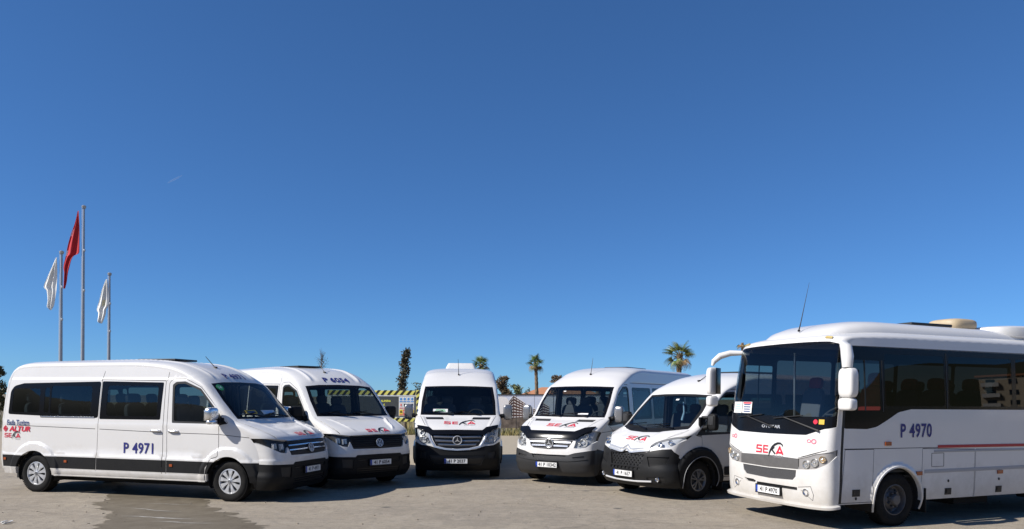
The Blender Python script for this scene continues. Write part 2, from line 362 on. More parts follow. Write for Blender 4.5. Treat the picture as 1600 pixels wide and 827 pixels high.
# --- midibus ("b")
def w_b(x, z):
    x = np.asarray(x, float); z = np.asarray(z, float)
    w = 1.125 - .05 * np.clip((z - 1.5) / 1.2, 0, 2) ** 1.4
    return w - .05 * np.clip((x - .3) / 1.0, 0, 2) ** 2 - .02 * np.clip((.6 - z) / .3, 0, 2) ** 2
ROWS_B = [(0, 1.34, .30, 1.12, .33, 3.4), (1, 1.37, .42, 1.14, .44, 3.4), (2, 1.39, .65, 1.14, .66, 3.4), (3, 1.40, .90, 1.14, .90, 3.4), (4, 1.39, 1.15, 1.13, 1.17, 3.4),
 (5, 1.36, 1.42, 1.10, 1.45, 3.4), (6, 1.33, 1.75, 1.06, 1.76, 3.4), (7, 1.25, 2.25, 1.0, 2.24, 3.4), (8, 1.16, 2.66, .93, 2.62, 3.4), (9, 1.11, 2.75, .88, 2.68, 3.2),
 (10, .98, 2.81, .80, 2.715, 3.), (11, .55, 2.86, .4, 2.735, 2.8), (12, -.4, 2.90, -.4, 2.74, 2.8), (13, -5.4, 2.90, -5.4, 2.74, 2.8), (14, -5.75, 2.82, -5.7, 2.65, 3.), (15, -5.9, 2.5, -5.84, 2.4, 5.),
 (16, -5.97, 1.4, -5.92, 1.4, 7.), (17, -5.97, .5, -5.92, .5, 7.)]
def bump_b(x, z):
    b = .025 * np.maximum(arch(x, z, .0, .38, .46, .56, 1), arch(x, z, -3.9, .38, .46, .56, 1))
    return b - .02 * sm(z, 2.60, 2.64) * 0
def fb_b(x, y, z, v):
    return .02 * sm(v, 3.3, 3.9) * (1 - sm(v, 4.6, 5.2)) * sm(y, .60, .66) * 0 - .012 * sm(v, .2, .3) * (1 - sm(v, 3.8, 4.0)) * 0
SK = {'c': Skin(ROWS_C, w_c, bump_c, fb_c), 's': Skin(ROWS_S, w_s, bump_s, fb_s), 'j': Skin(ROWS_J, w_j, bump_j, fb_j), 'b': Skin(ROWS_B, w_b, bump_b, fb_b)}
# ---------------------------------------------------------------- panels cut out of a skin
def inpoly(px, py, poly):
    x, y = np.asarray(px), np.asarray(py); inside = np.zeros(x.shape, bool); n = len(poly); j = n - 1
    for i in range(n):
        xi, yi = poly[i]; xj, yj = poly[j]
        if yi != yj:
            c = ((yi > y) != (yj > y)) & (x < (xj - xi) * (y - yi) / (yj - yi) + xi); inside ^= c
        j = i
    return inside
def dens(poly, step=.05, closed=True):
    out = []; n = len(poly)
    for i in range(n if closed else n - 1):
        a = np.array(poly[i], float); b = np.array(poly[(i + 1) % n], float); k = max(1, int(math.ceil(np.linalg.norm(b - a) / step)))
        for t in range(k): out.append(tuple(a + (b - a) * t / k))
    if not closed: out.append(tuple(poly[-1]))
    return out
def rnd(poly, r=.04, seg=4):
    """round the corners of a polygon"""
    out = []; n = len(poly)
    for i in range(n):
        p0, p, p1 = [np.array(poly[(i + k) % n], float) for k in (-1, 0, 1)]
        d0 = p0 - p; d1 = p1 - p; l0 = np.linalg.norm(d0); l1 = np.linalg.norm(d1)
        if l0 < 1e-6 or l1 < 1e-6: continue
        c = np.dot(d0, d1) / l0 / l1
        if c < -.97: out.append(tuple(p)); continue
        q = min(r, l0 * .45, l1 * .45); a = p + d0 / l0 * q; b = p + d1 / l1 * q
        for t in np.linspace(0, 1, seg + 1): out.append(tuple((1 - t) ** 2 * a + 2 * t * (1 - t) * p + t * t * b))
    return out
def arc(cx, cz, r, a0, a1, n=24, rz=None):
    return [(cx + r * math.cos(R(a)), cz + (rz or r) * math.sin(R(a))) for a in np.linspace(a0, a1, n)]
def band(line, w):
    """polyline -> list of thin quads"""
    out = []
    for p, q in zip(line[:-1], line[1:]):
        p = np.array(p, float); q = np.array(q, float); t = q - p; l = np.linalg.norm(t)
        if l < 1e-6: continue
        t /= l; nrm = np.array([-t[1], t[0]]) * w / 2; p2 = p - t * w * .2; q2 = q + t * w * .2
        out.append([tuple(p2 + nrm), tuple(q2 + nrm), tuple(q2 - nrm), tuple(p2 - nrm)])
    return out
def emit(name, m, parent, V, F, N, skirtV=None, skirtF=None, flip=False, neg=False):
    """one object per connected piece; hairline gaps stay one object of kind stuff"""
    V = np.asarray(V); N = np.asarray(N)
    if 'gap' in name or 'seam' in name or name in ('inner_lining', 'body'):
        o = emit1(name, m, parent, V, F, N, skirtV, skirtF, flip, neg)
        if name != 'body' and name != 'inner_lining': o['kind'] = 'stuff'
        return o
    par = list(range(len(V)))
    def find(a):
        while par[a] != a: par[a] = par[par[a]]; a = par[a]
        return a
    for f in F:
        r = find(f[0])
        for q in f[1:]: par[find(q)] = r
    comp = {}
    for f in F: comp.setdefault(find(f[0]), []).append(f)
    comps = [c for c in comp.values() if len(c) > 3] or list(comp.values())
    if len(comps) == 1: return emit1(name, m, parent, V, F, N, skirtV, skirtF, flip, neg)
    # give every skirt quad to the piece whose vertices it touches
    key = {}; out = None
    for ci, c in enumerate(comps):
        for f in c:
            for q in f: key[tuple(np.round(V[q], 5))] = ci
    sk = [([], []) for _ in comps]
    for f in (skirtF or []):
        ci = None
        for q in f:
            ci = key.get(tuple(np.round(skirtV[q], 5)), ci)
        if ci is None: continue
        sv, sf = sk[ci]; k = len(sv); sv += [skirtV[q] for q in f]; sf.append((k, k + 1, k + 2, k + 3))
    for c, (sv, sf) in zip(comps, sk):
        used = sorted({q for f in c for q in f}); mp = {q: i for i, q in enumerate(used)}
        o = emit1(name, m, parent, V[used], [tuple(mp[q] for q in f) for f in c], N[used], sv, sf, flip, neg); out = out or o
    return out
def emit1(name, m, parent, V, F, N, skirtV=None, skirtF=None, flip=False, neg=False):
    V = list(map(tuple, V)); F = [tuple(f[::-1]) if flip else tuple(f) for f in F]
    me = bpy.data.meshes.new(name); k = len(V); nf = len(F)
    allV = V + ([tuple(p) for p in skirtV] if skirtV else []); allF = F + ([tuple(i + k for i in f) for f in skirtF] if skirtF else [])
    me.from_pydata(allV, [], allF)
    smf = [True] * nf + [False] * (len(allF) - nf); me.polygons.foreach_set('use_smooth', smf); me.update()
    # per-corner normals: analytic on the skin, flat on the skirt
    ln = np.zeros((len(me.loops), 3)); vi = np.zeros(len(me.loops), int); me.loops.foreach_get('vertex_index', vi)
    Nn = np.array(N) * (-1 if neg else 1); on = vi < k; ln[on] = Nn[vi[on]]
    if skirtF:
        for p in me.polygons:
            if p.index >= nf:
                for li in p.loop_indices: ln[li] = p.normal
    me.normals_split_custom_set([tuple(x) for x in ln])
    return link(name, me, m, parent)
def panelize(skin, dom, outer, regions, root, sg=1, step=.07, base=('body', 'white_paint'), liner=None, holes=(), finer=None, sill=.05, parents=None):
    """outer: polygon in the domain. regions: dicts name, polys, mat, off, (parent). Later ones win. holes: polygons cut out."""
    segs = []; verts = []
    def addpoly(poly):
        k = len(verts); verts.extend(poly); n = len(poly); segs.extend([(k + i, k + (i + 1) % n) for i in range(n)])
    outer_d = dens(outer, .06); addpoly(outer_d)
    rdens = []
    for rg in regions:
        pl = [dens(p, rg.get('dstep', .05)) for p in rg['polys']]; rdens.append(pl)
        for p in pl: addpoly(p)
    hol = [dens(h, .04) for h in holes]
    for h in hol: addpoly(h)
    cv = np.array(verts); x0, y0 = cv.min(0); x1, y1 = cv.max(0)
    gx = np.arange(x0 + step / 2, x1, step); gy = np.arange(y0 + step / 2, y1, step); X, Y = np.meshgrid(gx, gy)
    X[1::2] += step / 2; g = np.stack([X.ravel(), Y.ravel()], -1)
    if finer is not None:
        for fx0, fx1, fy0, fy1, fs in (finer if isinstance(finer, list) else [finer]):
            X, Y = np.meshgrid(np.arange(fx0, fx1, fs), np.arange(fy0, fy1, fs)); X[1::2] += fs / 2
            ins = (g[:, 0] > fx0) & (g[:, 0] < fx1) & (g[:, 1] > fy0) & (g[:, 1] < fy1); g = np.concatenate([g[~ins], np.stack([X.ravel(), Y.ravel()], -1)])
    g = g[inpoly(g[:, 0], g[:, 1], outer_d)]
    keep = np.ones(len(g), bool); S0 = cv[[a for a, b in segs]]; S1 = cv[[b for a, b in segs]]
    for i in range(0, len(g), 400):
        p = g[i:i + 400][:, None]; d = S1 - S0; t = np.clip(((p - S0) * d).sum(-1) / np.maximum((d * d).sum(-1), 1e-12), 0, 1)
        keep[i:i + 400] = (np.linalg.norm(p - (S0 + d * t[..., None]), axis=-1)).min(1) > min(step * .28, .014)
    g = g[keep]
    allv = [Vector(map(float, p)) for p in verts] + [Vector(map(float, p)) for p in g]
    ov, oe, of, *_ = delaunay_2d_cdt(allv, segs, [], 0, 1e-5)
    ov = np.array([(v.x, v.y) for v in ov]); of = np.array([f for f in of if len(f) == 3])
    cen = ov[of].mean(1)
    e1 = ov[of[:, 1]] - ov[of[:, 0]]; e2 = ov[of[:, 2]] - ov[of[:, 0]]; area = e1[:, 0] * e2[:, 1] - e1[:, 1] * e2[:, 0]
    of[area < 0] = of[area < 0][:, ::-1]
    lab = np.where(inpoly(cen[:, 0], cen[:, 1], outer_d), 0, -1)
    for i, pl in enumerate(rdens):
        for p in pl:
            pa = np.array(p); bb = (cen[:, 0] >= pa[:, 0].min()) & (cen[:, 0] <= pa[:, 0].max()) & (cen[:, 1] >= pa[:, 1].min()) & (cen[:, 1] <= pa[:, 1].max())
            k = np.where(bb & (lab >= 0))[0]
            k = k[inpoly(cen[k, 0], cen[k, 1], p)]; lab[k] = i + 1
    for h in hol: lab[(lab >= 0) & inpoly(cen[:, 0], cen[:, 1], h)] = -2
    if dom == 'F': f = lambda a, b, o: skin.F(a, b, o); fn = lambda a, b: skin.FN(a, b)
    else: f = lambda a, b, o: skin.Sd(a, b, sg, o); fn = lambda a, b: skin.SN(a, b, sg)
    Nall = fn(ov[:, 0], ov[:, 1]); P0 = f(ov[:, 0], ov[:, 1], 0.)
    # F domain (a,b) faces counter-clockwise give outward normals; S domain (x,z): outward for sg=-1
    rev = (dom == 'S' and sg == 1)
    edge = {}
    for fi, t in enumerate(of):
        for k in range(3):
            a, b = int(t[k]), int(t[(k + 1) % 3]); edge[(a, b)] = fi
    made = {}
    infos = [dict(name=base[0], mat=base[1], off=0.)] + list(regions)
    for i, rg in enumerate(infos):
        idx = np.where(lab == i)[0]
        if len(idx) == 0: continue
        T = of[idx]; used = np.unique(T); mp = {int(u): j for j, u in enumerate(used)}
        off = rg.get('off', 0.); V = P0[used] + Nall[used] * off
        F = [tuple(mp[int(q)] for q in t) for t in T]
        sv, sf = [], []
        for fi in idx:
            t = of[fi]
            for k in range(3):
                a, b = int(t[k]), int(t[(k + 1) % 3]); o = edge.get((b, a)); lo = lab[o] if o is not None else -1
                if lo == i: continue
                if lo == -2: to = off - sill
                elif lo == -1: continue
                else:
                    to = infos[lo].get('off', 0.)
                    if abs(to - off) < 1e-5 or rg.get('noskirt'): continue
                    if to > off and not rg.get('wall'): continue        # the prouder one builds the wall
                    if to < off and infos[lo].get('wall'): continue
                n0 = len(sv); sv += [P0[a] + Nall[a] * off, P0[b] + Nall[b] * off, P0[b] + Nall[b] * to, P0[a] + Nall[a] * to]
                sf.append((n0 + 3, n0 + 2, n0 + 1, n0) if rev is False else (n0, n0 + 1, n0 + 2, n0 + 3))
        par = root
        if rg.get('parent'): par = made.get(rg['parent'], root)
        if callable(rg.get('mk')): par = rg['mk']()
        made[rg['name']] = emit(rg['name'].split('#')[0], rg['mat'], par, V, F, Nall[used], sv, sf, rev)
    if liner:
        ok = np.zeros(len(of), bool)
        for i, rg in enumerate(infos):
            if i == 0 or rg.get('solid'): ok |= lab == i
        idx = np.where(ok & liner(cen, P0[of].mean(1)))[0]
        if len(idx):
            T = of[idx]; used = np.unique(T); mp = {int(u): j for j, u in enumerate(used)}
            made['liner'] = emit('inner_lining', 'liner', root, P0[used] - Nall[used] * .05, [tuple(mp[int(q)] for q in t) for t in T], Nall[used], flip=not rev, neg=True)
    return made
# ---------------------------------------------------------------- things laid on a skin
def frame_at(skin, dom, a, b, sg=1, off=0.):
    """origin, right, up, outward normal for someone facing the surface"""
    if dom == 'F':
        P = skin.F(np.array([a]), np.array([b]), off)[0]; N = skin.FN(np.array([a]), np.array([b]))[0]; up = skin.F1(np.array([a]), np.array([b + .01]))[0] - skin.F1(np.array([a]), np.array([b]))[0]
    else:
        P = skin.Sd(np.array([a]), np.array([b]), sg, off)[0]; N = skin.SN(np.array([a]), np.array([b]), sg)[0]; up = np.array([0, 0, 1.])
    N = Vector(N).normalized(); up = Vector(up); up = (up - N * up.dot(N)).normalized(); rt = up.cross(N)
    return Vector(P), rt.normalized(), up, N
def surf_pts(skin, dom, a0, b0, uv, sg=1, off=.003):
    uv = np.asarray(uv, float)
    if dom == 'S': return skin.Sd(a0 - sg * uv[:, 0], b0 + uv[:, 1], sg, off)
    O, U, V, N = frame_at(skin, dom, a0, b0); h = .01
    f = lambda a, b: skin.F1(np.array([a]), np.array([b]))[0]
    ta = (f(a0 + h, b0) - f(a0 - h, b0)) / (2 * h); tb = (f(a0, b0 + h) - f(a0, b0 - h)) / (2 * h)
    J = np.array([[ta @ U, tb @ U], [ta @ V, tb @ V]]); d = np.linalg.solve(J, uv.T).T
    return skin.F(a0 + d[:, 0], b0 + d[:, 1], off)
def refine(V, F, mx=.05):
    bm = bmesh.new(); vs = [bm.verts.new((p[0], p[1], 0)) for p in V]
    for f in F:
        try: bm.faces.new([vs[i] for i in f])
        except ValueError: pass
    bmesh.ops.triangulate(bm, faces=list(bm.faces))
    for _ in range(5):
        long = [e for e in bm.edges if e.calc_length() > mx]
        if not long: break
        bmesh.ops.subdivide_edges(bm, edges=long, cuts=1); bmesh.ops.triangulate(bm, faces=list(bm.faces))
    bm.verts.index_update(); out = [(v.co.x, v.co.y) for v in bm.verts], [tuple(v.index for v in f.verts) for f in bm.faces]; bm.free(); return out
def decal(name, m, parent, skin, dom, a0, b0, VF, sg=1, off=.008, mx=.035):
    V, F = refine(VF[0], VF[1], mx); P = surf_pts(skin, dom, a0, b0, V, sg, off)
    me = bpy.data.meshes.new(name); me.from_pydata([tuple(p) for p in P], [], F); me.update(); return link(name, me, m, parent)
_tx = {}
def text2d(s, size, bold=0., sx=1., shear=0., space=1.):
    k = (s, bold, sx, shear, space)
    if k not in _tx:
        cu = bpy.data.curves.new('t', 'FONT'); cu.body = s; cu.size = 1; cu.offset = bold; cu.resolution_u = 3; cu.shear = shear; cu.space_character = space
        o = bpy.data.objects.new('t', cu); col.objects.link(o); bpy.context.view_layer.update()
        me = o.evaluated_get(bpy.context.evaluated_depsgraph_get()).to_mesh()
        V = np.array([(v.co.x, v.co.y) for v in me.vertices]); F = [tuple(p.vertices) for p in me.polygons]
        o.to_mesh_clear(); bpy.data.objects.remove(o); bpy.data.curves.remove(cu)
        V[:, 0] *= sx; c = (V.max(0) + V.min(0)) / 2; h = V[:, 1].max() - V[:, 1].min(); _tx[k] = ((V - c) / h, F)
    V, F = _tx[k]; return V * size, F          # size = letter height
def strokes2d(lines, w):
    """list of polylines -> flat mesh of quads (mitred)"""
    V, F = [], []
    for ln in lines:
        ww = w
        if isinstance(ln, tuple): ln, ww = ln
        P = np.array(ln, float); n = len(P); ws = ww if isinstance(ww, (list, np.ndarray)) else [ww] * n; k = len(V)
        for i in range(n):
            t0 = P[i] - P[i - 1] if i else P[1] - P[0]; t1 = P[i + 1] - P[i] if i < n - 1 else t0
            t0 = t0 / np.linalg.norm(t0); t1 = t1 / np.linalg.norm(t1); t = t0 + t1; t /= max(np.linalg.norm(t), 1e-6); nn = np.array([-t[1], t[0]]); c = max(.45, abs(np.dot(nn, [-t0[1], t0[0]])))
            V += [tuple(P[i] + nn * ws[i] / 2 / c), tuple(P[i] - nn * ws[i] / 2 / c)]
        F += [(k + 2 * i, k + 2 * i + 1, k + 2 * i + 3, k + 2 * i + 2) for i in range(n - 1)]
    return V, F
def rect2d(x0, y0, x1, y1): return [(x0, y0), (x1, y0), (x1, y1), (x0, y1)], [(0, 1, 2, 3)]
def circ2d(r, n=28, c=(0, 0)): return [(c[0] + r * math.cos(2 * math.pi * i / n), c[1] + r * math.sin(2 * math.pi * i / n)) for i in range(n)], [tuple(range(n))]
def relief(mb, fr, VF, h0, h1):
    """flat shape given thickness in a frame"""
    V, F = VF
    for f in F: mb.prism([V[i] for i in f], h0, h1, fr)
    return mb
def ribbon(name, m, parent, skin, dom, line, w, h, sg=1, off=0., n=6, yz=False, cap=True, smooth=True, w2=None):
    """rounded bar of width w and height h following a polyline on the skin"""
    L = np.array(dens(line, .04, closed=False), float)
    if dom == 'F':
        Lab = skin.yz(L[:, 0], L[:, 1]) if yz else L; P = skin.F(Lab[:, 0], Lab[:, 1], off); N = skin.FN(Lab[:, 0], Lab[:, 1])
    else: P = skin.Sd(L[:, 0], L[:, 1], sg, off); N = skin.SN(L[:, 0], L[:, 1], sg)
    V, F = [], []; k = len(P)
    for i in range(k):
        t = P[min(i + 1, k - 1)] - P[max(i - 1, 0)]; t = t / np.linalg.norm(t); s = np.cross(t, N[i]); s /= np.linalg.norm(s); ww = w if w2 is None else w + (w2 - w) * i / (k - 1)
        prof = [(-.5, -.1), (-.5, .55), (-.34, .95), (.34, .95), (.5, .55), (.5, -.1)]
        for (a, b) in prof: V.append(P[i] + s * a * ww + N[i] * b * h)
    q = 6
    for i in range(k - 1):
        for j in range(q): F.append((i * q + j, i * q + (j + 1) % q, (i + 1) * q + (j + 1) % q, (i + 1) * q + j))
    if cap: F += [tuple(range(q)), tuple((k - 1) * q + j for j in range(q - 1, -1, -1))]
    return MB().add(V, F, smooth).build(name, m, parent)
# ---------------------------------------------------------------- pieces shared by the vehicles
def seka_logo(parent, skin, dom, a0, b0, h, sg=1, turizm=True, name='company_logo', wide=1.25):
    k = h
    def T(VF, dx=0, dy=0): return [((x + dx - 2.35) * k * wide, (y + dy - .5) * k) for x, y in VF[0]], VF[1]
    S = strokes2d([[(1.0, .90), (.16, .90), (.12, .52), (.94, .48), (.90, .10), (.0, .10)]], .175)
    E = strokes2d([[(2.1, .90), (1.25, .90)], [(2.05, .5), (1.25, .5)], [(2.1, .10), (1.25, .10)], [(1.34, .98), (1.34, .02)]], .17)
    A = strokes2d([[(3.55, .0), (4.12, .96)], [(4.0, .96), (4.62, .0)], [(3.75, .20), (4.42, .20)]], .21)
    red = T(([*S[0], *E[0], *A[0]], S[1] + [tuple(i + len(S[0]) for i in f) for f in E[1]] + [tuple(i + len(S[0]) + len(E[0]) for i in f) for f in A[1]]))
    o = decal(name, 'logo_red', parent, skin, dom, a0, b0, red, sg, .007)
    pts = [(2.28, -.32), (2.36, .05), (2.55, .45), (2.85, .85), (3.25, 1.15), (3.7, 1.32), (4.15, 1.33), (4.45, 1.18), (4.58, .95)]
    K = strokes2d([(pts, [.05, .16, .22, .24, .24, .22, .20, .16, .06]), ([(2.75, .52), (3.35, .02)], .2), ([(2.7, .45), (3.2, .82)], .12)], .1)
    decal('logo_swoosh', 'logo_black', o, skin, dom, a0, b0, T(K), sg, .010)
    if turizm:
        V, F = text2d('TURIZM', .30 * k, 0, 1.1); decal('logo_lettering', 'logo_grey', o, skin, dom, a0, b0, ([(x + 1.42 * k * wide, y - .78 * k) for x, y in V], F), sg, .007)
    return o
def word(parent, skin, dom, a0, b0, s, h, m, sg=1, bold=.0, sx=1., name='lettering', off=.008, shear=0., space=1.):
    return decal(name, m, parent, skin, dom, a0, b0, text2d(s, h, bold, sx, shear, space), sg, off)
def plate(parent, skin, z, s, y=0., front=True, w=.52, off=.03, tilt=0.):
    a, b = skin.yz([y], [z])[0]; O, U, V, N = frame_at(skin, 'F', a, b, 1, off)
    V = (Vector((0, 0, 1)) * math.cos(tilt) + Vector((-1, 0, 0)) * math.sin(tilt)); V = (V - N * 0).normalized(); U = Vector((0, 1, 0)); N = U.cross(V); fr = (O, U, V, N)
    hw, hh = w / 2, .0575
    p = MB().prism([(-hw - .012, -hh - .012), (hw + .012, -hh - .012), (hw + .012, hh + .012), (-hw - .012, hh + .012)], -.03, 0, fr).build('number_plate', 'black_plastic', parent)
    MB().prism([(-hw, -hh), (hw, -hh), (hw, hh), (-hw, hh)], 0, .003, fr).build('plate_board', 'plate_white', p)
    MB().prism([(-hw, -hh), (-hw + .045, -hh), (-hw + .045, hh), (-hw, hh)], .003, .0045, fr).build('plate_band', 'plate_blue', p)
    mb = MB(); VF = text2d(s, .075, .025, .92, 0, 1.02); wd = max(v[0] for v in VF[0]) - min(v[0] for v in VF[0]); k = min(1, (w - .075) / wd)
    Vt = [(x * k + .022, yy) for x, yy in VF[0]]
    mb.add([O + U * x + V * yy + N * .0045 for x, yy in Vt], VF[1])
    VT = text2d('TR', .022, .02, 1); mb.add([O + U * (x - hw + .022) + V * (yy - .035) + N * .006 for x, yy in VT[0]], VT[1])
    mb.build('plate_lettering', 'logo_black', p, fix=False)
    mb = MB()
    for c, d in (((0, hh - .003), (w, .005)), ((0, -hh + .003), (w, .005)), ((-hw + .003, 0), (.005, 2 * hh)), ((hw - .003, 0), (.005, 2 * hh))):
        mb.prism([(c[0] - d[0] / 2, c[1] - d[1] / 2), (c[0] + d[0] / 2, c[1] - d[1] / 2), (c[0] + d[0] / 2, c[1] + d[1] / 2), (c[0] - d[0] / 2, c[1] + d[1] / 2)], .003, .0052, fr)
    mb.build('plate_border', 'logo_black', p)
    return p
def tyre_prof(r, rim, w):
    h = w / 2
    return [(rim - .01, -h * .80), (rim + .008, -h * .93), (rim + (r - rim) * .5, -h * 1.0), (r - .022, -h * .93), (r - .006, -h * .78), (r, -h * .55), (r, -h * .20), (r - .009, -h * .185), (r - .009, -h * .15), (r, -h * .135),
            (r, h * .135), (r - .009, h * .15), (r - .009, h * .185), (r, h * .20), (r, h * .55), (r - .006, h * .78), (r - .022, h * .93), (rim + (r - rim) * .5, h * 1.0), (rim + .008, h * .93), (rim - .01, h * .80)]
WH = {}
def wheel_meshes(kind):
    if kind in WH: return WH[kind]
    r, rim, w = {'c': (.352, .222, .235), 's': (.345, .205, .235), 'j': (.345, .205, .225), 'b': (.385, .225, .235)}[kind]
    out = []
    mb = MB().lathe(tyre_prof(r, rim, w), 56)
    for k in range(60):                      # tread blocks on the shoulders
        a = 2 * math.pi * k / 60; rot = Matrix.Rotation(-a, 3, 'Y')
        for s in (-1, 1): mb.box(rot @ Vector((r - .001, s * w * .355, 0)), (.012, w * .20, .022), rot)
    out.append(('tyre', mb.mesh('tyre'), 'rubber'))
    h = w / 2 * .82                       # outer face towards -y
    if kind == 'c':
        mb = MB().lathe([(rim, -h), (rim + .004, -h - .004), (rim - .012, -h - .006), (rim - .02, -h + .006), (rim - .03, -h + .03), (rim - .035, -h + .06)], 48)
        out.append(('rim', mb.mesh('rim'), 'silver_paint'))
        mb = MB().lathe([(rim - .02, -h + .045), (.0, -h + .05)], 32); out.append(('brake_disc', mb.mesh('brake_disc'), 'cabin_dark'))
        mb = MB()
        prof = [(.038, 0), (.075, .012), (.115, .006), (.150, .004), (rim - .012, .010)]
        for k in range(9):
            a0 = 2 * math.pi * k / 9; V = []; F = []
            for (rr, dy), wd in zip(prof, (.30, .30, .235, .225, .27)):
                for da, dd in ((-wd, .020), (-wd * .82, 0), (wd * .82, 0), (wd, .020)):
                    V.append((rr * math.cos(a0 + da), -h + dy - .008 + dd, rr * math.sin(a0 + da)))
            for i in range(4):
                for j in range(3): F.append((i * 4 + j, i * 4 + j + 1, i * 4 + j + 5, i * 4 + j + 4))
            mb.add(V, F, True)
        mb.lathe([(rim - .001, -h - .002), (rim - .018, -h - .006), (rim - .024, -h + .006)], 48)
        out.append(('hubcap', mb.mesh('hubcap'), 'silver_paint'))
        mb = MB().lathe([(.0, -h - .012), (.025, -h - .013), (.034, -h - .009), (.040, -h + .004), (.041, -h + .02)], 32); out.append(('centre_cap', mb.mesh('centre_cap'), 'silver_paint'))
        mb = MB(); fr = (Vector((0, -h - .012, 0)), Vector((1, 0, 0)), Vector((0, 0, 1)), Vector((0, -1, 0))); relief(mb, fr, vw2d(.026), 0, .003); out.append(('cap_emblem', mb.mesh('cap_emblem'), 'cabin_dark'))
    elif kind in 'sj':
        mb = MB().lathe([(rim, -h), (rim + .004, -h - .005), (rim - .012, -h - .007), (rim - .02, -h + .006), (rim - .03, -h + .03)], 48)
        out.append(('rim', mb.mesh('rim'), 'wheel_grey' if kind == 'j' else 'steel_grey'))
        mb = MB().lathe([(rim - .02, -h + .035), (.0, -h + .04)], 32); out.append(('brake_disc', mb.mesh('brake_disc'), 'cabin_dark'))
        mb = MB(); ns = 5 if kind == 'j' else 6
        for k in range(ns):
            for sft in (-.20, .20):
                a0 = 2 * math.pi * k / ns + .3; V = []; F = []
                for (rr, dy), wd in zip([(.035, .0), (.085, -.004), (.14, -.004), (rim - .012, .008)], (.30, .14, .095, .11)):
                    for da, dd in ((-wd, .02), (-wd * .75, 0), (wd * .75, 0), (wd, .02)):
                        aa = a0 + sft * min(1, rr / .1) + da; V.append((rr * math.cos(aa), -h + dy + dd, rr * math.sin(aa)))
                for i in range(3):
                    for j in range(3): F.append((i * 4 + j, i * 4 + j + 1, i * 4 + j + 5, i * 4 + j + 4))
                mb.add(V, F, True)
        mb.lathe([(rim - .001, -h), (rim - .02, -h - .004), (rim - .028, -h + .01)], 48)
        out.append(('hubcap', mb.mesh('hubcap'), 'wheel_grey' if kind == 'j' else 'steel_grey'))
        mb = MB().lathe([(.0, -h - .01), (.03, -h - .01), (.042, -h - .002), (.045, -h + .02)], 32); out.append(('centre_cap', mb.mesh('centre_cap'), 'steel_grey'))
    else:
        mb = MB().lathe([(rim, -h), (rim + .006, -h - .006), (rim - .01, -h - .01), (rim - .02, -h + .01), (rim - .035, -h + .07), (rim - .06, -h + .085), (.13, -h + .05), (.11, -h + .03), (.09, -h + .03), (.085, -h - .02), (.07, -h - .045), (0, -h - .05)], 56)
        out.append(('rim', mb.mesh('rim'), 'steel_grey'))
        mb = MB()
        for k in range(8):
            a = 2 * math.pi * k / 8; c = Vector((.105 * math.cos(a), -h + .015, .105 * math.sin(a))); mb.lathe([(0, -.025), (.012, -.025), (.014, -.01), (.016, .02)], 8, c)
        out.append(('wheel_nuts', mb.mesh('wheel_nuts'), 'steel_grey'))
        mb = MB()
        for k in range(8):
            a = 2 * math.pi * (k + .5) / 8; rot = Matrix.Rotation(-a, 3, 'Y'); mb.box(rot @ Vector((.155, -h + .062, 0)), (.038, .012, .045), rot, .006)
        out.append(('rim_slots', mb.mesh('rim_slots'), 'cabin_dark'))
    WH[kind] = (r, w, out); return WH[kind]
def vw2d(r):
    k = r / 1.0
    ring = [(math.cos(t) * .93 * k, math.sin(t) * .93 * k) for t in np.linspace(0, 2 * math.pi, 33)]
    return strokes2d([(ring, .15 * k), ([(-.42 * k, .84 * k), (0, -.02 * k), (.42 * k, .84 * k)], .17 * k), ([(-.80 * k, .48 * k), (-.33 * k, -.80 * k), (0, .0 * k), (.33 * k, -.80 * k), (.80 * k, .48 * k)], .17 * k)], .1)
def star2d(r):
    V, F = [], []
    for j in range(3):
        a = math.pi / 2 + j * 2 * math.pi / 3; k = len(V); V += [(r * math.cos(a), r * math.sin(a)), (.17 * r * math.cos(a + math.pi / 3), .17 * r * math.sin(a + math.pi / 3)), (0, 0), (.17 * r * math.cos(a - math.pi / 3), .17 * r * math.sin(a - math.pi / 3))]
        F.append((k, k + 1, k + 2, k + 3))
    return V, F
def add_wheels(root, kind, places, steer=0.):
    r, w, parts = wheel_meshes(kind)
    for x, y in places:
        e = child_empty('wheel', root, (x, y, r)); e.rotation_euler = (0, random.uniform(0, 6), 0)
        e.rotation_mode = 'ZYX' if False else 'XYZ'
        if y > 0: e.rotation_euler = (0, e.rotation_euler[1], math.pi)
        for nm, me, m in parts: link(nm, me, m, e)
def arch_liner(root, x0, R0, y0, y1, zc):
    V, F = [], []; n = 22
    for i in range(n + 1):
        a = R(-25 + 230 * i / n)
        for y in (y0, y1): V.append((x0 + R0 * math.cos(a), y, max(zc + R0 * math.sin(a), .22)))
    F = [(2 * i, 2 * i + 1, 2 * i + 3, 2 * i + 2) for i in range(n)]
    k = len(V); V.append((x0, y0, zc)); F += [(2 * i, 2 * i + 2, k) for i in range(n)]
    MB().add(V, F, True).build('wheel_arch_liner', 'underbody', root)
def seat_mesh():
    mb = MB()
    V, F = superbox((0.02, 0, .42), (.46, .45, .13), 5, (20, 10)); mb.add(V, F, True)
    V, F = superbox((-.22, 0, .78), (.12, .44, .72), 4.5, (20, 12), Matrix.Rotation(R(-10), 3, 'Y')); mb.add(V, F, True)
    mb.box((0, 0, .18), (.3, .3, .36)); return mb.mesh('seat')
def head_mesh():
    V, F = superbox((-.31, 0, 1.22), (.10, .27, .20), 3.5, (16, 10), Matrix.Rotation(R(-8), 3, 'Y')); return MB().add(V, F, True).mesh('headrest')
SEAT = {}
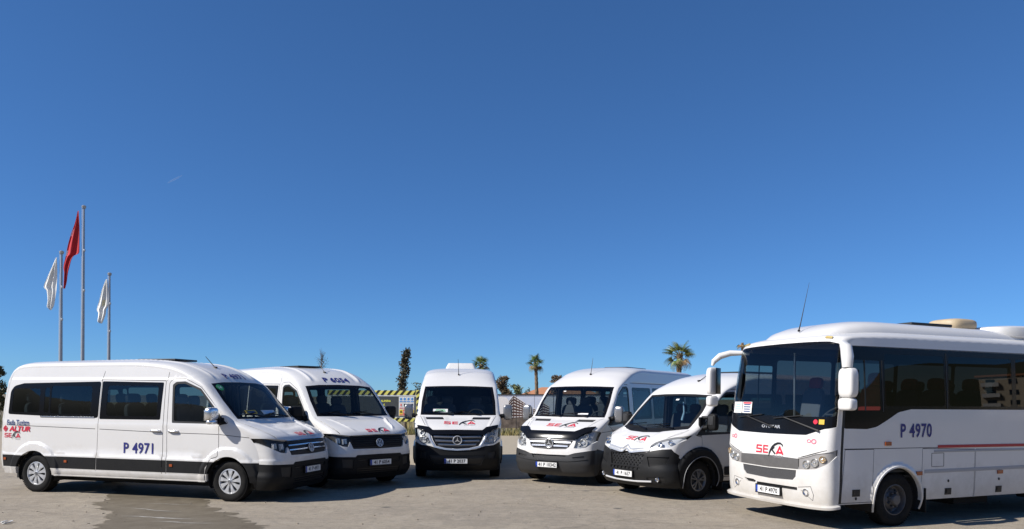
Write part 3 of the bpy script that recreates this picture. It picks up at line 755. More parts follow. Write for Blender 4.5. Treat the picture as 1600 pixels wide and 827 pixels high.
def add_seats(root, spots, z, m='seat_fabric', head=None):
    key = (m, head)
    if key not in SEAT:
        a = seat_mesh(); a.materials.append(M[m]); b = head_mesh(); b.materials.append(M[head or m]); SEAT[key] = (a, b)
    for x, y in spots:
        s = link('seat', SEAT[key][0], None, root, (x, y, z)); link('headrest', SEAT[key][1], None, s)
def steering(root, x, y, z, r=.21, tilt=25):
    rot = Matrix.Rotation(R(-tilt), 3, 'Y'); mb = MB(); pts = [Vector((x, y, z)) + rot @ Vector((0, r * math.cos(t), r * math.sin(t))) for t in np.linspace(0, 2 * math.pi, 30)]
    mb.tube(pts, .017, 8, False)
    for a in (0, math.pi, -math.pi / 2): mb.tube([Vector((x, y, z)), Vector((x, y, z)) + rot @ Vector((0, r * math.cos(a), r * math.sin(a)))], .016, 6)
    V, F = superbox((x, y, z), (.06, .16, .13), 3, (14, 8), rot); mb.add(V, F, True); mb.tube([(x, y, z), (x + .35, y, z - .2)], .04, 8)
    mb.build('steering_wheel', 'cabin_dark', root)
def wiper(root, skin, y0, z0, y1, z1, blade=.6, m='gloss_black'):
    L = skin.yz([y0, y1], [z0, z1]); P = skin.F(L[:, 0], L[:, 1], .03); w = MB()
    w.tube([P[0], P[0] * .3 + P[1] * .7, P[1]], [.016, .011, .009], 6)
    yy = np.linspace(y1 - (y1 - y0) * .55 * np.sign(1), y1 + (y1 - y0) * .35, 10); k = (z1 - z0)
    L2 = skin.yz(yy, z1 + (yy - y1) * .10); P2 = skin.F(L2[:, 0], L2[:, 1], .018); w.tube(P2, .009, 6)
    return w.build('wiper', m, root)
def antenna(root, x, y, z, tip, n=None, foot=.045, r=.005):
    mb = MB(); V, F = superbox((x, y, z + .01), (foot * 2, foot, .035), 2.4, (14, 8)); mb.add(V, F, True)
    mb.tube([(x, y, z + .02), (x + (tip[0] - x) * .15, y + (tip[1] - y) * .15, z + (tip[2] - z) * .15), tip], [.011, .008, r], 6); return mb.build('aerial', 'gap_black', root)
def roof_unit(root, x0, x1, hw, z0, z1, m='white_paint', nm='roof_air_conditioner', slope=.12, n=6):
    def tp(p):
        k = 1 - slope * (p.z / (z1 - z0) + .5); return Vector((p.x * k, p.y * k, p.z))
    V, F = superbox(((x0 + x1) / 2, 0, (z0 + z1) / 2), (x1 - x0, 2 * hw, z1 - z0), n, (36, 12), None, tp); return MB().add(V, F, True).build(nm, m, root)
def card(root, y, z, w, h, m, skin, nm='dashboard_card', bars=None, tilt=-.35, off=-.001, barm='text_navy', head=None):
    a, b = skin.yz([y], [z])[0]; O, U, V, N = frame_at(skin, 'F', a, b, 1, off); U = Vector((0, 1, 0))
    fr = (O, U, V, U.cross(V)); o = MB().prism([(-w / 2, -h / 2), (w / 2, -h / 2), (w / 2, h / 2), (-w / 2, h / 2)], 0, .003, fr).build(nm, m, root)
    if bars:
        mb = MB()
        for i in range(bars):
            yy = h / 2 - h * (i + .8) / (bars + .6); ww = w * random.uniform(.55, .85) / 2; mb.prism([(-ww, yy - h * .12 / bars * 2), (ww, yy - h * .12 / bars * 2), (ww, yy + h * .12 / bars * 2), (-ww, yy + h * .12 / bars * 2)], .003, .0045, fr)
        mb.build('printed_lines', barm, o)
    if head: MB().prism([(-w / 2 * .9, h / 2 * .5), (w / 2 * .9, h / 2 * .5), (w / 2 * .9, h / 2 * .92), (-w / 2 * .9, h / 2 * .92)], .003, .0045, fr).build('card_header', head, o)
    return o
def FY(skin, pts):
    """front-view points; ('e', z) sits on the outer edge of the skin; negative sign handled by mirror()"""
    out = []
    imax = int(np.argmax(skin.ez(skin.vs)))
    for p in dens([q if q[0] != 'e' else (9, q[1]) for q in pts], .07) if not any(q[0] == 'e' for q in pts) else pts:
        if p[0] == 'e':
            v = np.interp(p[1], skin.ez(skin.vs[:imax]), skin.vs[:imax]); out.append((skin.A, float(skin.v2b(v))))
        else: out.append(tuple(skin.yz([p[0]], [p[1]])[0]))
    return out
def mir(poly): return [(-a, b) for a, b in poly][::-1]
def sym(poly): return [poly, mir(poly)]
def underside(root, x0, x1, hw, z0, z1): MB().box(((x0 + x1) / 2, 0, (z0 + z1) / 2), (x1 - x0, 2 * hw, z1 - z0)).build('chassis', 'underbody', root)
def side_outer(skin, z_sill, x_front, x_rear):
    E = [tuple(p) for p in skin.edge(skin.v0, skin.v1, 110)]; return [(x_rear, z_sill), (x_front, z_sill)] + E
def f_outer(skin):
    bs = np.linspace(0, skin.S[-1], 110); bs2 = skin.v2b(np.linspace(skin.v0, skin.v1, 110))
    return [(-skin.A, b) for b in bs2[::-1]] + [(a, 0.) for a in np.linspace(-skin.A, skin.A, 30)[1:-1]] + [(skin.A, b) for b in bs2] + [(a, skin.S[-1]) for a in np.linspace(skin.A, -skin.A, 30)[1:-1]]
def gaps(lines, w=.012):
    out = []
    for l in lines: out += band(l, w)
    return out
def lamp_unit(root, skin, made, lamps, m='lamp_soft', z_off=-.05):
    """round or square reflectors standing in a headlamp recess; lamps: (y, z, r, kind)"""
    for s in (1, -1):
        par = made
        for (y, z, r, kd) in lamps:
            a, b = skin.yz([y], [z])[0]; a *= s; O, U, V, N = frame_at(skin, 'F', a, b, 1, z_off)
            N2 = (N + Vector((1.2, 0, 0))).normalized(); U = Vector((0, 1, 0)); U = (U - N2 * U.dot(N2)).normalized(); V = N2.cross(U); mb = MB()
            if kd == 'round':
                Vv, F = [], []; prof = [(r * 1.05, .028), (r, .03), (r * .92, .022), (r * .75, 0), (r * .35, -.018), (r * .3, .012), (0, .016)]; n = 20
                for (rr, h) in prof:
                    for k in range(n): t = 2 * math.pi * k / n; Vv.append(O + U * rr * math.cos(t) + V * rr * math.sin(t) + N2 * h)
                for i in range(len(prof) - 1):
                    for k in range(n): F.append((i * n + k, i * n + (k + 1) % n, (i + 1) * n + (k + 1) % n, (i + 1) * n + k))
                mb.add(Vv, F, True)
            else:
                w, h = r; mb.prism([(-w, -h), (w, -h), (w * .92, h), (-w * .92, h)], -.02, .0, (O, U, V, N2)); mb.prism([(-w * .8, -h * .75), (-w * .3, -h * .75), (-w * .3, h * .75), (-w * .8, h * .75)], 0, .022, (O, U, V, N2)); mb.prism([(w * .05, -h * .8), (w * .75, -h * .8), (w * .7, h * .8), (w * .05, h * .8)], 0, .015, (O, U, V, N2))
            mb.build('lamp_reflector', m, par[s])
# ---------------------------------------------------------------- the two Crafter-type vans
def finish_van(root, skin, kind, wb, xr, zf, seats, ymax=.93, wz=.36, RR=.43, track=.86):
    arch_y = .50
    for x0 in (0, -wb):
        for s in (1, -1): arch_liner(root, x0, RR, s * arch_y, s * (ymax + .03), wz)
    add_wheels(root, kind, [(0, -track), (0, track), (-wb, -track), (-wb, track)])
    MB().box(((xr - .45) / 2 - .25, 0, .30), (abs(xr) - .55, 1.0, .22)).box(((xr - .2) / 2, 0, .52), (abs(xr) - .3, 1.80, .05)).box((.35, 0, .52), (.9, .98, .6)).build('chassis', 'underbody', root)
    MB().tube([(-wb, -.75, .34), (-wb, .75, .34)], .055, 8).tube([(0, -.75, .30), (0, .75, .30)], .045, 8).build('axles', 'underbody', root)
def crafter(name, X, Y, yaw, label, roof_no, pl, chrome, side_no=None):
    k = SK['c']; root = empty(name, (X, Y, 0), R(yaw), label, 'minibus', 'white tour company minibuses parked in a fan')
    # side
    e = k.edge(0, 21)
    outer = side_outer(k, .34, .48, -4.96)
    door = rnd([(-1.27, .42), (-1.27, 2.06), (-1.20, 2.135), (-.94, 2.14), (-.60, 1.99), (-.22, 1.60), (-.02, 1.36), (-.20, 1.33), (-.20, .78), (-.34, .74), (-.43, .56), (-.45, .42)], .03)
    dgl = rnd([(-1.13, 1.385), (-1.16, 2.0), (-1.10, 2.045), (-.95, 2.05), (-.62, 1.93), (-.30, 1.58), (-.30, 1.375)], .03)
    quarter = rnd([(-.285, 1.36), (-.285, 1.56), (-.03, 1.355)], .01)
    slide = rnd([(-1.36, .355), (-1.345, 2.10), (-2.735, 2.12), (-2.80, .355)], .01)
    r1 = rnd([(-4.89, 1.46), (-4.865, 1.90), (-4.78, 2.0), (-4.55, 2.05), (-2.757, 2.085), (-2.775, 1.415), (-4.10, 1.405), (-4.10, 1.44)], .05)
    r2 = rnd([(-2.745, 1.395), (-1.42, 1.40), (-1.385, 2.07), (-2.725, 2.09)], .03)
    def pane(x0, x1, z0, z1): return rnd([(x0, z0), (x1, z0), (x1, z1), (x0, z1)], .06)
    panes = [pane(-4.80, -4.14, 1.50, 1.95), pane(-4.03, -3.92, 1.50, 1.97), pane(-3.88, -2.95, 1.48, 2.0)]
    hood_side = [(.44, 1.115), (.05, 1.175)]
    for sg in (-1, 1):
        rs = [dict(name='cladding', polys=[[(-5.2, .47), (.7, .47), (.7, .685), (-5.2, .69)]], mat='black_plastic', off=.0),
              dict(name='front_bumper_corner', polys=[[(.36, .2), (.36, .665), (.75, .665), (.75, .2)]], mat='black_plastic', off=.0),
              dict(name='front_door', polys=[door], mat='white_paint', off=.001, solid=1),
              dict(name='door_cladding', polys=[[(-1.262, .47), (-.452, .47), (-.44, .58), (-.37, .67), (-.35, .683), (-1.262, .685)]], mat='black_plastic', parent='front_door', off=.001),
              dict(name='sliding_door' if sg < 0 else 'side_panel', polys=[slide], mat='white_paint', off=.001, solid=1),
              dict(name='door_cladding#2', polys=[[(-2.785, .47), (-1.365, .47), (-1.362, .685), (-2.78, .685)]], mat='black_plastic', parent='sliding_door' if sg < 0 else 'side_panel', off=.001),
              dict(name='front_door_trim', polys=[rnd([(-1.17, 1.35), (-1.20, 2.03), (-1.13, 2.08), (-.94, 2.09), (-.60, 1.96), (-.25, 1.58), (-.045, 1.345)], .02)], mat='gap_black', parent='front_door', off=.0),
              dict(name='front_door_window', polys=[dgl], mat='clear_glass', parent='front_door', off=-.008),
              dict(name='mirror_base_panel', polys=[quarter], mat='black_plastic', parent='front_door', off=.004),
              dict(name='rear_window_frame', polys=[r1], mat='gloss_black', off=-.003), dict(name='middle_window_frame', polys=[r2], mat='gloss_black', parent='sliding_door' if sg < 0 else 'side_panel', off=-.003),
              dict(name='rear_window', polys=[panes[0]], mat='tinted_glass', parent='rear_window_frame', off=-.006), dict(name='vent_window', polys=[panes[1]], mat='tinted_glass', parent='rear_window_frame', off=-.006), dict(name='sliding_window', polys=[panes[2]], mat='tinted_glass', parent='rear_window_frame', off=-.006),
              dict(name='middle_window', polys=[pane(-2.6, -1.5, 1.46, 2.01)], mat='tinted_glass', parent='middle_window_frame', off=-.006),
              dict(name='panel_gaps', polys=gaps([door + door[:1], slide + slide[:1], [(-2.75, 2.10), (-2.70, 2.27)], [(-1.32, 2.10), (-1.30, 2.25)], [(.46, .67), (.36, .665)], [(-4.9, 1.255), (-2.83, 1.215)], [(-2.73, 1.213), (-1.38, 1.178)], [(-1.24, 1.175), (-.21, 1.165)], [(-.19, 1.165), (.42, 1.115)]], .011), mat='gap', off=-.006, noskirt=1)]  # belt-line groove is here too, its shade drawn as dark bands
        holes = [arc(0, .36, .425, 200, -20, 30) + [(.44, 0), (-.44, 0)], arc(-4.21, .36, .425, 200, -20, 30) + [(-3.77, 0), (-4.65, 0)]]
        md = panelize(k, 'S', outer, rs, root, sg, .085, liner=lambda c, P: (P[:, 0] < -.25) & (P[:, 2] > .6), holes=holes, finer=[(-.70, .60, .45, 1.10, .03), (-4.90, -3.50, .45, 1.10, .03), (-5, -1.2, 2.06, 2.24, .04)], parents=None)
        fd = md.get('front_door'); sdr = md.get('sliding_door') or md.get('side_panel')
        ribbon('sill_trim', 'white_paint', root, k, 'S', [(-3.72, .405), (-.46, .405)], .085, .012, sg)
        ribbon('sill_step', 'white_paint', root, k, 'S', [(-3.70, .345), (-.44, .345)], .022, .03, sg)
        for p, x in ((fd, -1.13), (sdr, -1.50)):
            O, U, V, N = frame_at(k, 'S', x, 1.205, sg); hm = MB(); Vv, F = superbox(O + N * .035, (.20, .028, .035), 3, (18, 8)); hm.add(Vv, F, True)
            for q in (-.085, .085): hm.box(O + U * q + N * .015, (.03, .04, .028), None, .006)
            hm.build('door_handle', 'chrome', p)
        ribbon('window_rail', 'satin_metal', root, k, 'S', [(-4.08, 1.425), (-2.86, 1.425)], .022, .012, sg)
        if sg < 0 or side_no is None:
            for x, z in ((-4.93, .615), (-3.47, .605), (-1.16, .60)):
                O, U, V, N = frame_at(k, 'S', x, z, sg, .0); MB().prism([(-.03, -.022), (.03, -.022), (.03, .022), (-.03, .022)], 0, .012, (O, U, V, N)).build('side_marker', 'orange_lens', root)
        # mirror
        O = Vector((-.20, sg * .985, 1.40)); s = sg
        mr = MB().tube([(-.17, s * .97, 1.38), (-.18, s * 1.06, 1.40)], [.06, .055], 10).box((-.17, s * .985, 1.40), (.14, .05, .12), None, .02).build('mirror', 'black_plastic', root)
        V, F = superbox((-.22, s * 1.17, 1.52), (.15, .25, .235), 4, (26, 16)); V2, F2 = superbox((-.215, s * 1.16, 1.385), (.14, .22, .09), 3, (24, 12))
        MB().add(V, F, True).add(V2, F2, True).build('mirror_housing', 'chrome' if chrome else 'black_plastic', mr)
        MB().box((-.295, s * 1.17, 1.50), (.008, .19, .18), None, .003).build('mirror_glass', 'chrome', mr)
    # front, roof and back
    ws = [(-.875, 1.435), (-.6, 1.432), (0, 1.43), (.6, 1.432), (.875, 1.435), (.86, 1.75), (.805, 2.055), (.5, 2.085), (0, 2.095), (-.5, 2.085), (-.805, 2.055), (-.86, 1.75)]
    wsg = [(-.80, 1.475), (0, 1.47), (.80, 1.475), (.79, 1.75), (.745, 2.02), (0, 2.05), (-.745, 2.02), (-.79, 1.75)]
    hl = [(.63, 1.07), (.655, .95), (.70, .85), (.80, .862), (.87, .905), (.93, .96), ('e', 1.03), ('e', 1.105), (.90, 1.105), (.80, 1.09)]
    gr = [(-.63, 1.072), (0, 1.085), (.63, 1.072), (.655, .95), (.60, .81), (0, .80), (-.60, .81), (-.655, .95)]
    low = [('e', .665), (.70, .655), (.565, .65), (.525, .687), (0, .692)]
    lowp = FY(k, low); b0 = -.01; low_poly = [(-a, b) for a, b in lowp] + [(a, b) for a, b in lowp[::-1]] + [(k.A, b0), (-k.A, b0)]
    low_poly = [(-k.A, b0)] + [(-a, b) for a, b in lowp] + [(a, b) for a, b in lowp[::-1][1:]] + [(k.A, b0)]
    HL = FY(k, hl); WS = FY(k, ws); WSG = FY(k, wsg); GR = FY(k, gr)
    shut = FY(k, [(.93, 1.41), (.90, 1.30), (.87, 1.20), (.80, 1.10)])
    rs = [dict(name='front_bumper', polys=[low_poly], mat='black_plastic', off=0.),
          dict(name='lower_intake', polys=[FY(k, [(-.52, .62), (.52, .62), (.50, .54), (-.50, .54)]), FY(k, [(-.52, .42), (.52, .42), (.50, .30), (-.50, .30)])] + sym(FY(k, [(.60, .60), (.82, .61), (.80, .45), (.60, .42)])), mat='gap_black', off=-.018),
          dict(name='grille', polys=[GR], mat='gap_black', off=-.03),
          dict(name='headlight', polys=[HL], mat='gap_black', off=-.05, wall=0), dict(name='headlight#2', polys=[mir(HL)], mat='gap_black', off=-.05),
          dict(name='windscreen_surround', polys=[WS], mat='gloss_black', off=-.002), dict(name='windscreen', polys=[WSG], mat='windscreen_glass', off=-.003),
          dict(name='roof_hatch_gap', polys=gaps([[(-.95, k.v2b(14.6)), (.95, k.v2b(14.6))], [(-.98, k.v2b(17.6)), (.98, k.v2b(17.6))]], .01), mat='gap', off=-.004, noskirt=1),
          dict(name='bonnet_gap', polys=gaps([shut, mir(shut), FY(k, [(-.64, 1.085), (0, 1.10), (.64, 1.085)])[:0] or shut[:1]], .012), mat='gap', off=-.008, noskirt=1)]
    md = panelize(k, 'F', f_outer(k), rs, root, 1, .10, liner=lambda c, P: (P[:, 0] < -.45) & (P[:, 2] > .6), finer=[(-1.15, 1.15, 0, k.v2b(9.), .034), (-1.15, 1.15, k.v2b(11.2), k.v2b(14.5), .034), (-1.15, 1.15, k.v2b(14.5), k.v2b(16.5), .055)])
    heads = {1: md['headlight'], -1: md['headlight#2']}
    # lenses close the headlamps
    for s_, poly in ((1, HL), (-1, mir(HL))):
        lens_from_poly(k, poly, heads[s_])
    lamp_unit(root, k, heads, [(.86, .975, (.045, .055), 'sq'), (.745, .965, (.05, .055), 'sq')])
    lamp_unit(root, k, heads, [(.60 + .06, .90, (.02, .015), 'sq')])
    g = md['grille']
    if chrome:
        for z, w in ((1.068, .018), (.985, .030), (.905, .030)):
            ribbon('grille_slat', 'chrome', g, k, 'F', [(-.62, z - .004), (0, z + .006), (.62, z - .004)], w, .02, off=-.02, yz=True)
        for z in (1.03, .945, .86): ribbon('grille_slat', 'gap_black', g, k, 'F', [(-.62, z), (.62, z)], .03, .015, off=-.028, yz=True)
    else:
        for z in (1.04, .995, .95, .905, .86): ribbon('grille_slat', 'black_plastic', g, k, 'F', [(-.62, z), (.62, z)], .026, .02, off=-.026, yz=True)
    for z in (.60, .56, .385, .345): ribbon('intake_slat', 'black_plastic', md['front_bumper'], k, 'F', [(-.50, z), (.50, z)], .014, .014, off=-.012, yz=True)
    a, b = k.yz([0], [.915])[0]; fr = frame_at(k, 'F', a, b, 1, .005); em = MB(); relief(em, fr, circ2d(.078), -.02, .004); em = em.build('grille_emblem', 'cabin_dark', root)
    e2 = MB(); relief(e2, fr, vw2d(.084), .004, .012); e2.build('emblem_letters', 'silver_paint', em)
    ribbon('bumper_edge', 'white_paint', root, k, 'F', [(-.6, .775), (0, .77), (.6, .775)], .02, .008, yz=True)
    plate(root, k, .53, pl)
    ab = k.yz([0.07], [1.165])[0]; seka_logo(root, k, 'F', ab[0], ab[1], .125, 1, wide=.92)
    ab = k.yz([0.0], [2.20])[0]; word(root, k, 'F', ab[0], ab[1], roof_no, .175, 'text_blue', bold=.025, name='roof_number')
    ab = k.F(np.array([0.]), np.array([k.v2b(13.1)]))[0]; antenna(root, ab[0], -.06, ab[2], (ab[0] - .22, -.06, ab[2] + .22))
    MB().box((-2.1, 0, 2.515), (.85, .62, .035), None, .01).build('roof_hatch', 'gap_black', root)
    wiper(root, k, .55, 1.43, .05, 1.50); wiper(root, k, -.10, 1.43, -.62, 1.50)
    # inside
    MB().box((-2.6, 0, .60), (4.7, 1.78, .04)).build('cabin_floor', 'dash_grey', root)
    V, F = superbox((-.14, 0, 1.16), (.62, 1.66, .46), 6, (40, 12)); MB().add(V, F, True).box((.1, 0, .9), (.1, 1.6, .7)).build('dashboard', 'dash_grey', root)
    steering(root, -.50, .42, 1.30); add_seats(root, [(-.95, .42), (-.95, -.30), (-.95, -.68)], .52)
    add_seats(root, [(x, y) for x in (-2.0, -2.75, -3.5, -4.3) for y in (.68, .22, -.68)], .55)
    finish_van(root, k, 'c', 4.21, -5.0, 0, None)
    return root, md
def lens_from_poly(k, poly, parent, off=-.004, m='lens_glass', name='headlight_lens'):
    pd = dens(poly, .05); V = [Vector(map(float, p)) for p in pd]; pts = list(V)
    pa = np.array(pd); X, Y = np.meshgrid(np.arange(pa[:, 0].min(), pa[:, 0].max(), .05), np.arange(pa[:, 1].min(), pa[:, 1].max(), .05)); g = np.stack([X.ravel(), Y.ravel()], -1); g = g[inpoly(g[:, 0], g[:, 1], pd)]
    pts += [Vector(map(float, p)) for p in g]; n = len(V)
    ov, _, of, *_ = delaunay_2d_cdt(pts, [(i, (i + 1) % n) for i in range(n)], [], 0, 1e-5); ov = np.array([(v.x, v.y) for v in ov])
    F = [tuple(f) for f in of if inpoly(*ov[list(f)].mean(0)[:, None], pd)[0]]
    P = k.F(ov[:, 0], ov[:, 1], off); N = k.FN(ov[:, 0], ov[:, 1])
    return emit(name, m, parent, P, F, N)
root, md = crafter('minibus', -4.641, 13.778, -15.14, 'white minibus at the far left with chrome mirrors and chrome striped grille, number P 4971', 'P 4971', '41 P 4971', True, True)
k = SK['c']
word(root, k, 'S', -1.87, .885, 'P 4971', .20, 'text_blue', -1, bold=.018, sx=.86, name='side_number', space=1.08)
word(root, k, 'S', -4.62, 1.305, 'Feda Turizm', .10, 'text_navy', -1, bold=.02, sx=.80, name='side_lettering')
word(root, k, 'S', -4.58, 1.185, 'ALTUR', .10, 'logo_red', -1, bold=.03, sx=1.25, name='side_lettering', shear=.25)
for i in range(5):
    pass
mb = MB(); fr = frame_at(k, 'S', -4.935, 1.185, -1, .003)
relief(mb, fr, strokes2d([([(.045 * math.cos(t), .045 * math.sin(t)) for t in np.linspace(0, 2 * math.pi, 17)], .012), ([(-.06, 0), (.06, 0)], .012), ([(0, -.06), (0, .06)], .012), ([(.02 * math.cos(t), .02 * math.sin(t)) for t in np.linspace(0, 2 * math.pi, 13)], .014)], .01), 0, .003)
mb.build('side_emblem', 'logo_red', root)
seka_logo(root, k, 'S', -4.76, 1.06, .085, -1, wide=1.0)
a, b = k.yz([-.70], [1.985])[0]; fr = frame_at(k, 'F', a, b, 1, .004); mb = MB(); relief(mb, fr, circ2d(.075), 0, .003); st = mb.build('windscreen_sticker', 'green_sticker', root)
V, F = text2d('14', .07, .02); MB().add([fr[0] + fr[1] * x + fr[2] * y + fr[3] * .005 for x, y in V], F).build('sticker_number', 'paper', st, fix=False)
card(root, -.42, 1.55, .32, .085, 'paper_yellow', k, bars=1); card(root, .10, 1.54, .40, .10, 'paper', k, bars=2, barm='paper_blue')
crafter('minibus', -3.396, 15.681, -44.33, 'white minibus with black grille and black mirrors, second from the left, number P 6054', 'P 6054', '41 P 6054', False)
# ---------------------------------------------------------------- the two Sprinter-type vans
def sprinter(X, Y, yaw, label, pl, new, zoff=0.):
    k = SK['s']; root = empty('minibus', (X, Y, 0), R(yaw), label, 'minibus', 'white tour company minibuses parked in a fan')
    outer = side_outer(k, .34, .53, -5.85)
    door = rnd([(-1.08, .42), (-1.06, 2.10), (-1.0, 2.16), (-.74, 2.16), (-.42, 2.0), (.02, 1.60), (.22, 1.30), (.10, 1.24), (-.16, 1.10), (-.32, .80), (-.44, .62), (-.45, .42)], .03)
    dgl = rnd([(-.96, 1.34), (-.97, 2.03), (-.90, 2.08), (-.72, 2.07), (-.44, 1.90), (-.12, 1.58), (-.12, 1.36)], .03)
    quarter = rnd([(-.11, 1.32), (-.11, 1.58), (.16, 1.28), (.05, 1.26)], .01)
    def pane(x0, x1, z0, z1, r=.06): return rnd([(x0, z0), (x1, z0), (x1, z1), (x0, z1)], r)
    wins = [(-2.30, -1.20), (-3.45, -2.42), (-4.6, -3.57), (-5.6, -4.72)]
    for sg in (-1, 1):
        rs = [dict(name='cladding', polys=[[(-6.2, .55), (-.44, .55), (-.43, .66), (-6.2, .66)]], mat='dark_plastic', off=.008),
              dict(name='front_bumper_corner', polys=[[(.34, .15), (.34, .72), (.60, .775), (1.2, .79), (1.2, .15)]], mat='grey_plastic' if not new else 'black_plastic', off=0.),
              dict(name='front_door', polys=[door], mat='white_paint', off=.001, solid=1),
              dict(name='front_door_trim', polys=[rnd([(-1.0, 1.31), (-1.01, 2.07), (-.93, 2.12), (-.71, 2.11), (-.42, 1.93), (.02, 1.52), (.18, 1.27), (.05, 1.25)], .02)], mat='gap_black', parent='front_door', off=0.),
              dict(name='front_door_window', polys=[dgl], mat='clear_glass', parent='front_door', off=-.008),
              dict(name='mirror_base_panel', polys=[quarter], mat='black_plastic', parent='front_door', off=.004),
              *[dict(name='side_window_frame', polys=[pane(a, b, 1.36, 2.10)], mat='gloss_black', off=-.003) for a, b in wins],
              *[dict(name='side_window', polys=[pane(a + .07, b - .07, 1.43, 2.03)], mat='tinted_glass', off=-.006) for a, b in wins],
              dict(name='panel_gaps', polys=gaps([door + door[:1], [(-1.14, 2.18), (-1.12, .36)], [(-2.42, 2.20), (-2.42, .36)], [(-1.12, 2.2), (-5.8, 2.2)], [(-.30, 1.15), (.45, 1.12), (.62, 1.10)]], .012), mat='gap', off=-.006, noskirt=1)]
        holes = [arc(0, .34, .425, 200, -20, 30) + [(.45, 0), (-.45, 0)], arc(-4.3, .34, .425, 200, -20, 30) + [(-3.85, 0), (-4.75, 0)]]
        md = panelize(k, 'S', outer, rs, root, sg, .085, liner=lambda c, P: (P[:, 0] < -.2) & (P[:, 2] > .6), holes=holes, finer=[(-.65, .70, .40, 1.2, .035)])
        fd = md['front_door']; s = sg
        O, U, V, N = frame_at(k, 'S', -.93, 1.10, sg); V_, F_ = superbox(O + N * .03, (.18, .03, .04), 3, (16, 8)); MB().add(V_, F_, True).build('door_handle', 'black_plastic', fd)
        mr = MB().tube([(.02, s * .95, 1.40), (.03, s * 1.07, 1.42)], [.055, .05], 10).box((.03, s * .975, 1.38), (.14, .05, .14), None, .02).build('mirror', 'black_plastic', root)
        V_, F_ = superbox((-.02, s * 1.16, 1.50), (.14, .21, .36), 4, (26, 16)); MB().add(V_, F_, True).build('mirror_housing', 'mirror_chrome_worn', mr)
        MB().box((-.09, s * 1.16, 1.51), (.008, .16, .28), None, .003).build('mirror_glass', 'chrome', mr)
    ws = [(-.88, 1.43), (0, 1.425), (.88, 1.43), (.87, 1.75), (.815, 2.10), (.4, 2.115), (0, 2.12), (-.4, 2.115), (-.815, 2.10), (-.87, 1.75)]
    wsg = [(-.82, 1.465), (0, 1.46), (.82, 1.465), (.80, 1.75), (.76, 2.07), (0, 2.09), (-.76, 2.07), (-.80, 1.75)]
    hl = [(.605, 1.0), (.60, .90), (.575, .80), (.72, .795), (.82, .82), (.89, .88), ('e', .95), ('e', 1.12), (.875, 1.17), (.75, 1.12)]
    if new:
        gr = [(-.585, 1.01), (0, 1.02), (.585, 1.01), (.55, .90), (.47, .765), (.25, .715), (0, .70), (-.25, .715), (-.47, .765), (-.55, .90)]
        low = [('e', .84), (.92, .84), (.80, .78), (.62, .765), (.52, .735), (.40, .69), (0, .665)]
        defl = [(-.90, 1.19), (-.64, 1.16), (-.55, 1.10), (0, 1.105), (.55, 1.10), (.64, 1.16), (.90, 1.20), (.88, 1.14), (.70, 1.08), (.61, 1.00), (0, 1.015), (-.61, 1.00), (-.70, 1.08), (-.88, 1.13)]
    else:
        gr = [(-.53, .955), (0, .965), (.55, .955), (.47, .82), (.40, .775), (0, .76), (-.38, .775), (-.46, .82)]
        low = [('e', .76), (.88, .75), (.60, .70), (.46, .655), (0, .65)]
        defl = [(-.90, 1.19), (-.66, 1.20), (-.54, 1.13), (0, 1.13), (.54, 1.13), (.72, 1.20), (.90, 1.22), (.86, 1.15), (.68, 1.06), (.58, .965), (0, .99), (-.58, .965), (-.68, 1.06), (-.85, 1.12)]
    bp = 'black_plastic' if new else 'grey_plastic'
    lowp = FY(k, low); low_poly = [(-k.A, -.01)] + [(-a, b) for a, b in lowp] + [(a, b) for a, b in lowp[::-1][1:]] + [(k.A, -.01)]
    HL = FY(k, hl); WS = FY(k, ws); WSG = FY(k, wsg); GR = FY(k, gr); DF = FY(k, defl)
    vent = FY(k, [(.31, 1.335), (.72, 1.335), (.755, 1.385), (.35, 1.385)])
    intake = [FY(k, [(-.42, .645), (.42, .645), (.37, .575), (-.37, .575)])] if not new else [FY(k, [(-.62, .56), (.62, .56), (.52, .34), (-.52, .34)])]
    fogs = sym(FY(k, [(.55, .61), (.80, .645), (.80, .60), (.60, .565)])) if not new else sym(FY(k, [(.68, .62), (.86, .64), (.84, .50), (.70, .48)]))
    rs = [dict(name='front_bumper', polys=[low_poly], mat=bp, off=0.), dict(name='lower_intake', polys=intake, mat='gap_black', off=-.03), dict(name='fog_lamp_recess', polys=fogs, mat='gap_black', off=-.02),
          dict(name='grille', polys=[GR], mat='gap_black', off=-.035), dict(name='headlight', polys=[HL], mat='lamp_grey', off=-.05), dict(name='headlight#2', polys=[mir(HL)], mat='lamp_grey', off=-.05),
          dict(name='windscreen_surround', polys=[WS], mat='gloss_black', off=-.002), dict(name='windscreen', polys=[WSG], mat='windscreen_glass', off=-.003),
          dict(name='bonnet_vent', polys=[vent], mat='gap_black', off=-.012), dict(name='bonnet_vent#2', polys=[mir(vent)], mat='gap_black', off=-.012),
          dict(name='bonnet_guard', polys=[DF], mat='guard_black', off=.028, wall=1),
          dict(name='roof_seam', polys=gaps([[(-.98, k.v2b(13.9)), (.98, k.v2b(13.9))], [(-.98, k.v2b(15.6)), (.98, k.v2b(15.6))]], .01), mat='gap', off=-.004, noskirt=1),
          dict(name='bonnet_gap', polys=gaps([FY(k, [(.88, 1.41), (.80, 1.30), (.73, 1.20)]), mir(FY(k, [(.88, 1.41), (.80, 1.30), (.73, 1.20)]))], .012), mat='gap', off=-.008, noskirt=1)]
    md = panelize(k, 'F', f_outer(k), rs, root, 1, .10, liner=lambda c, P: (P[:, 0] < -.45) & (P[:, 2] > .6), finer=[(-1.15, 1.15, 0, k.v2b(9.), .036), (-1.15, 1.15, k.v2b(11.2), k.v2b(15), .06)])
    heads = {1: md['headlight'], -1: md['headlight#2']}
    for s_, poly in ((1, HL), (-1, mir(HL))): lens_from_poly(k, poly, heads[s_])
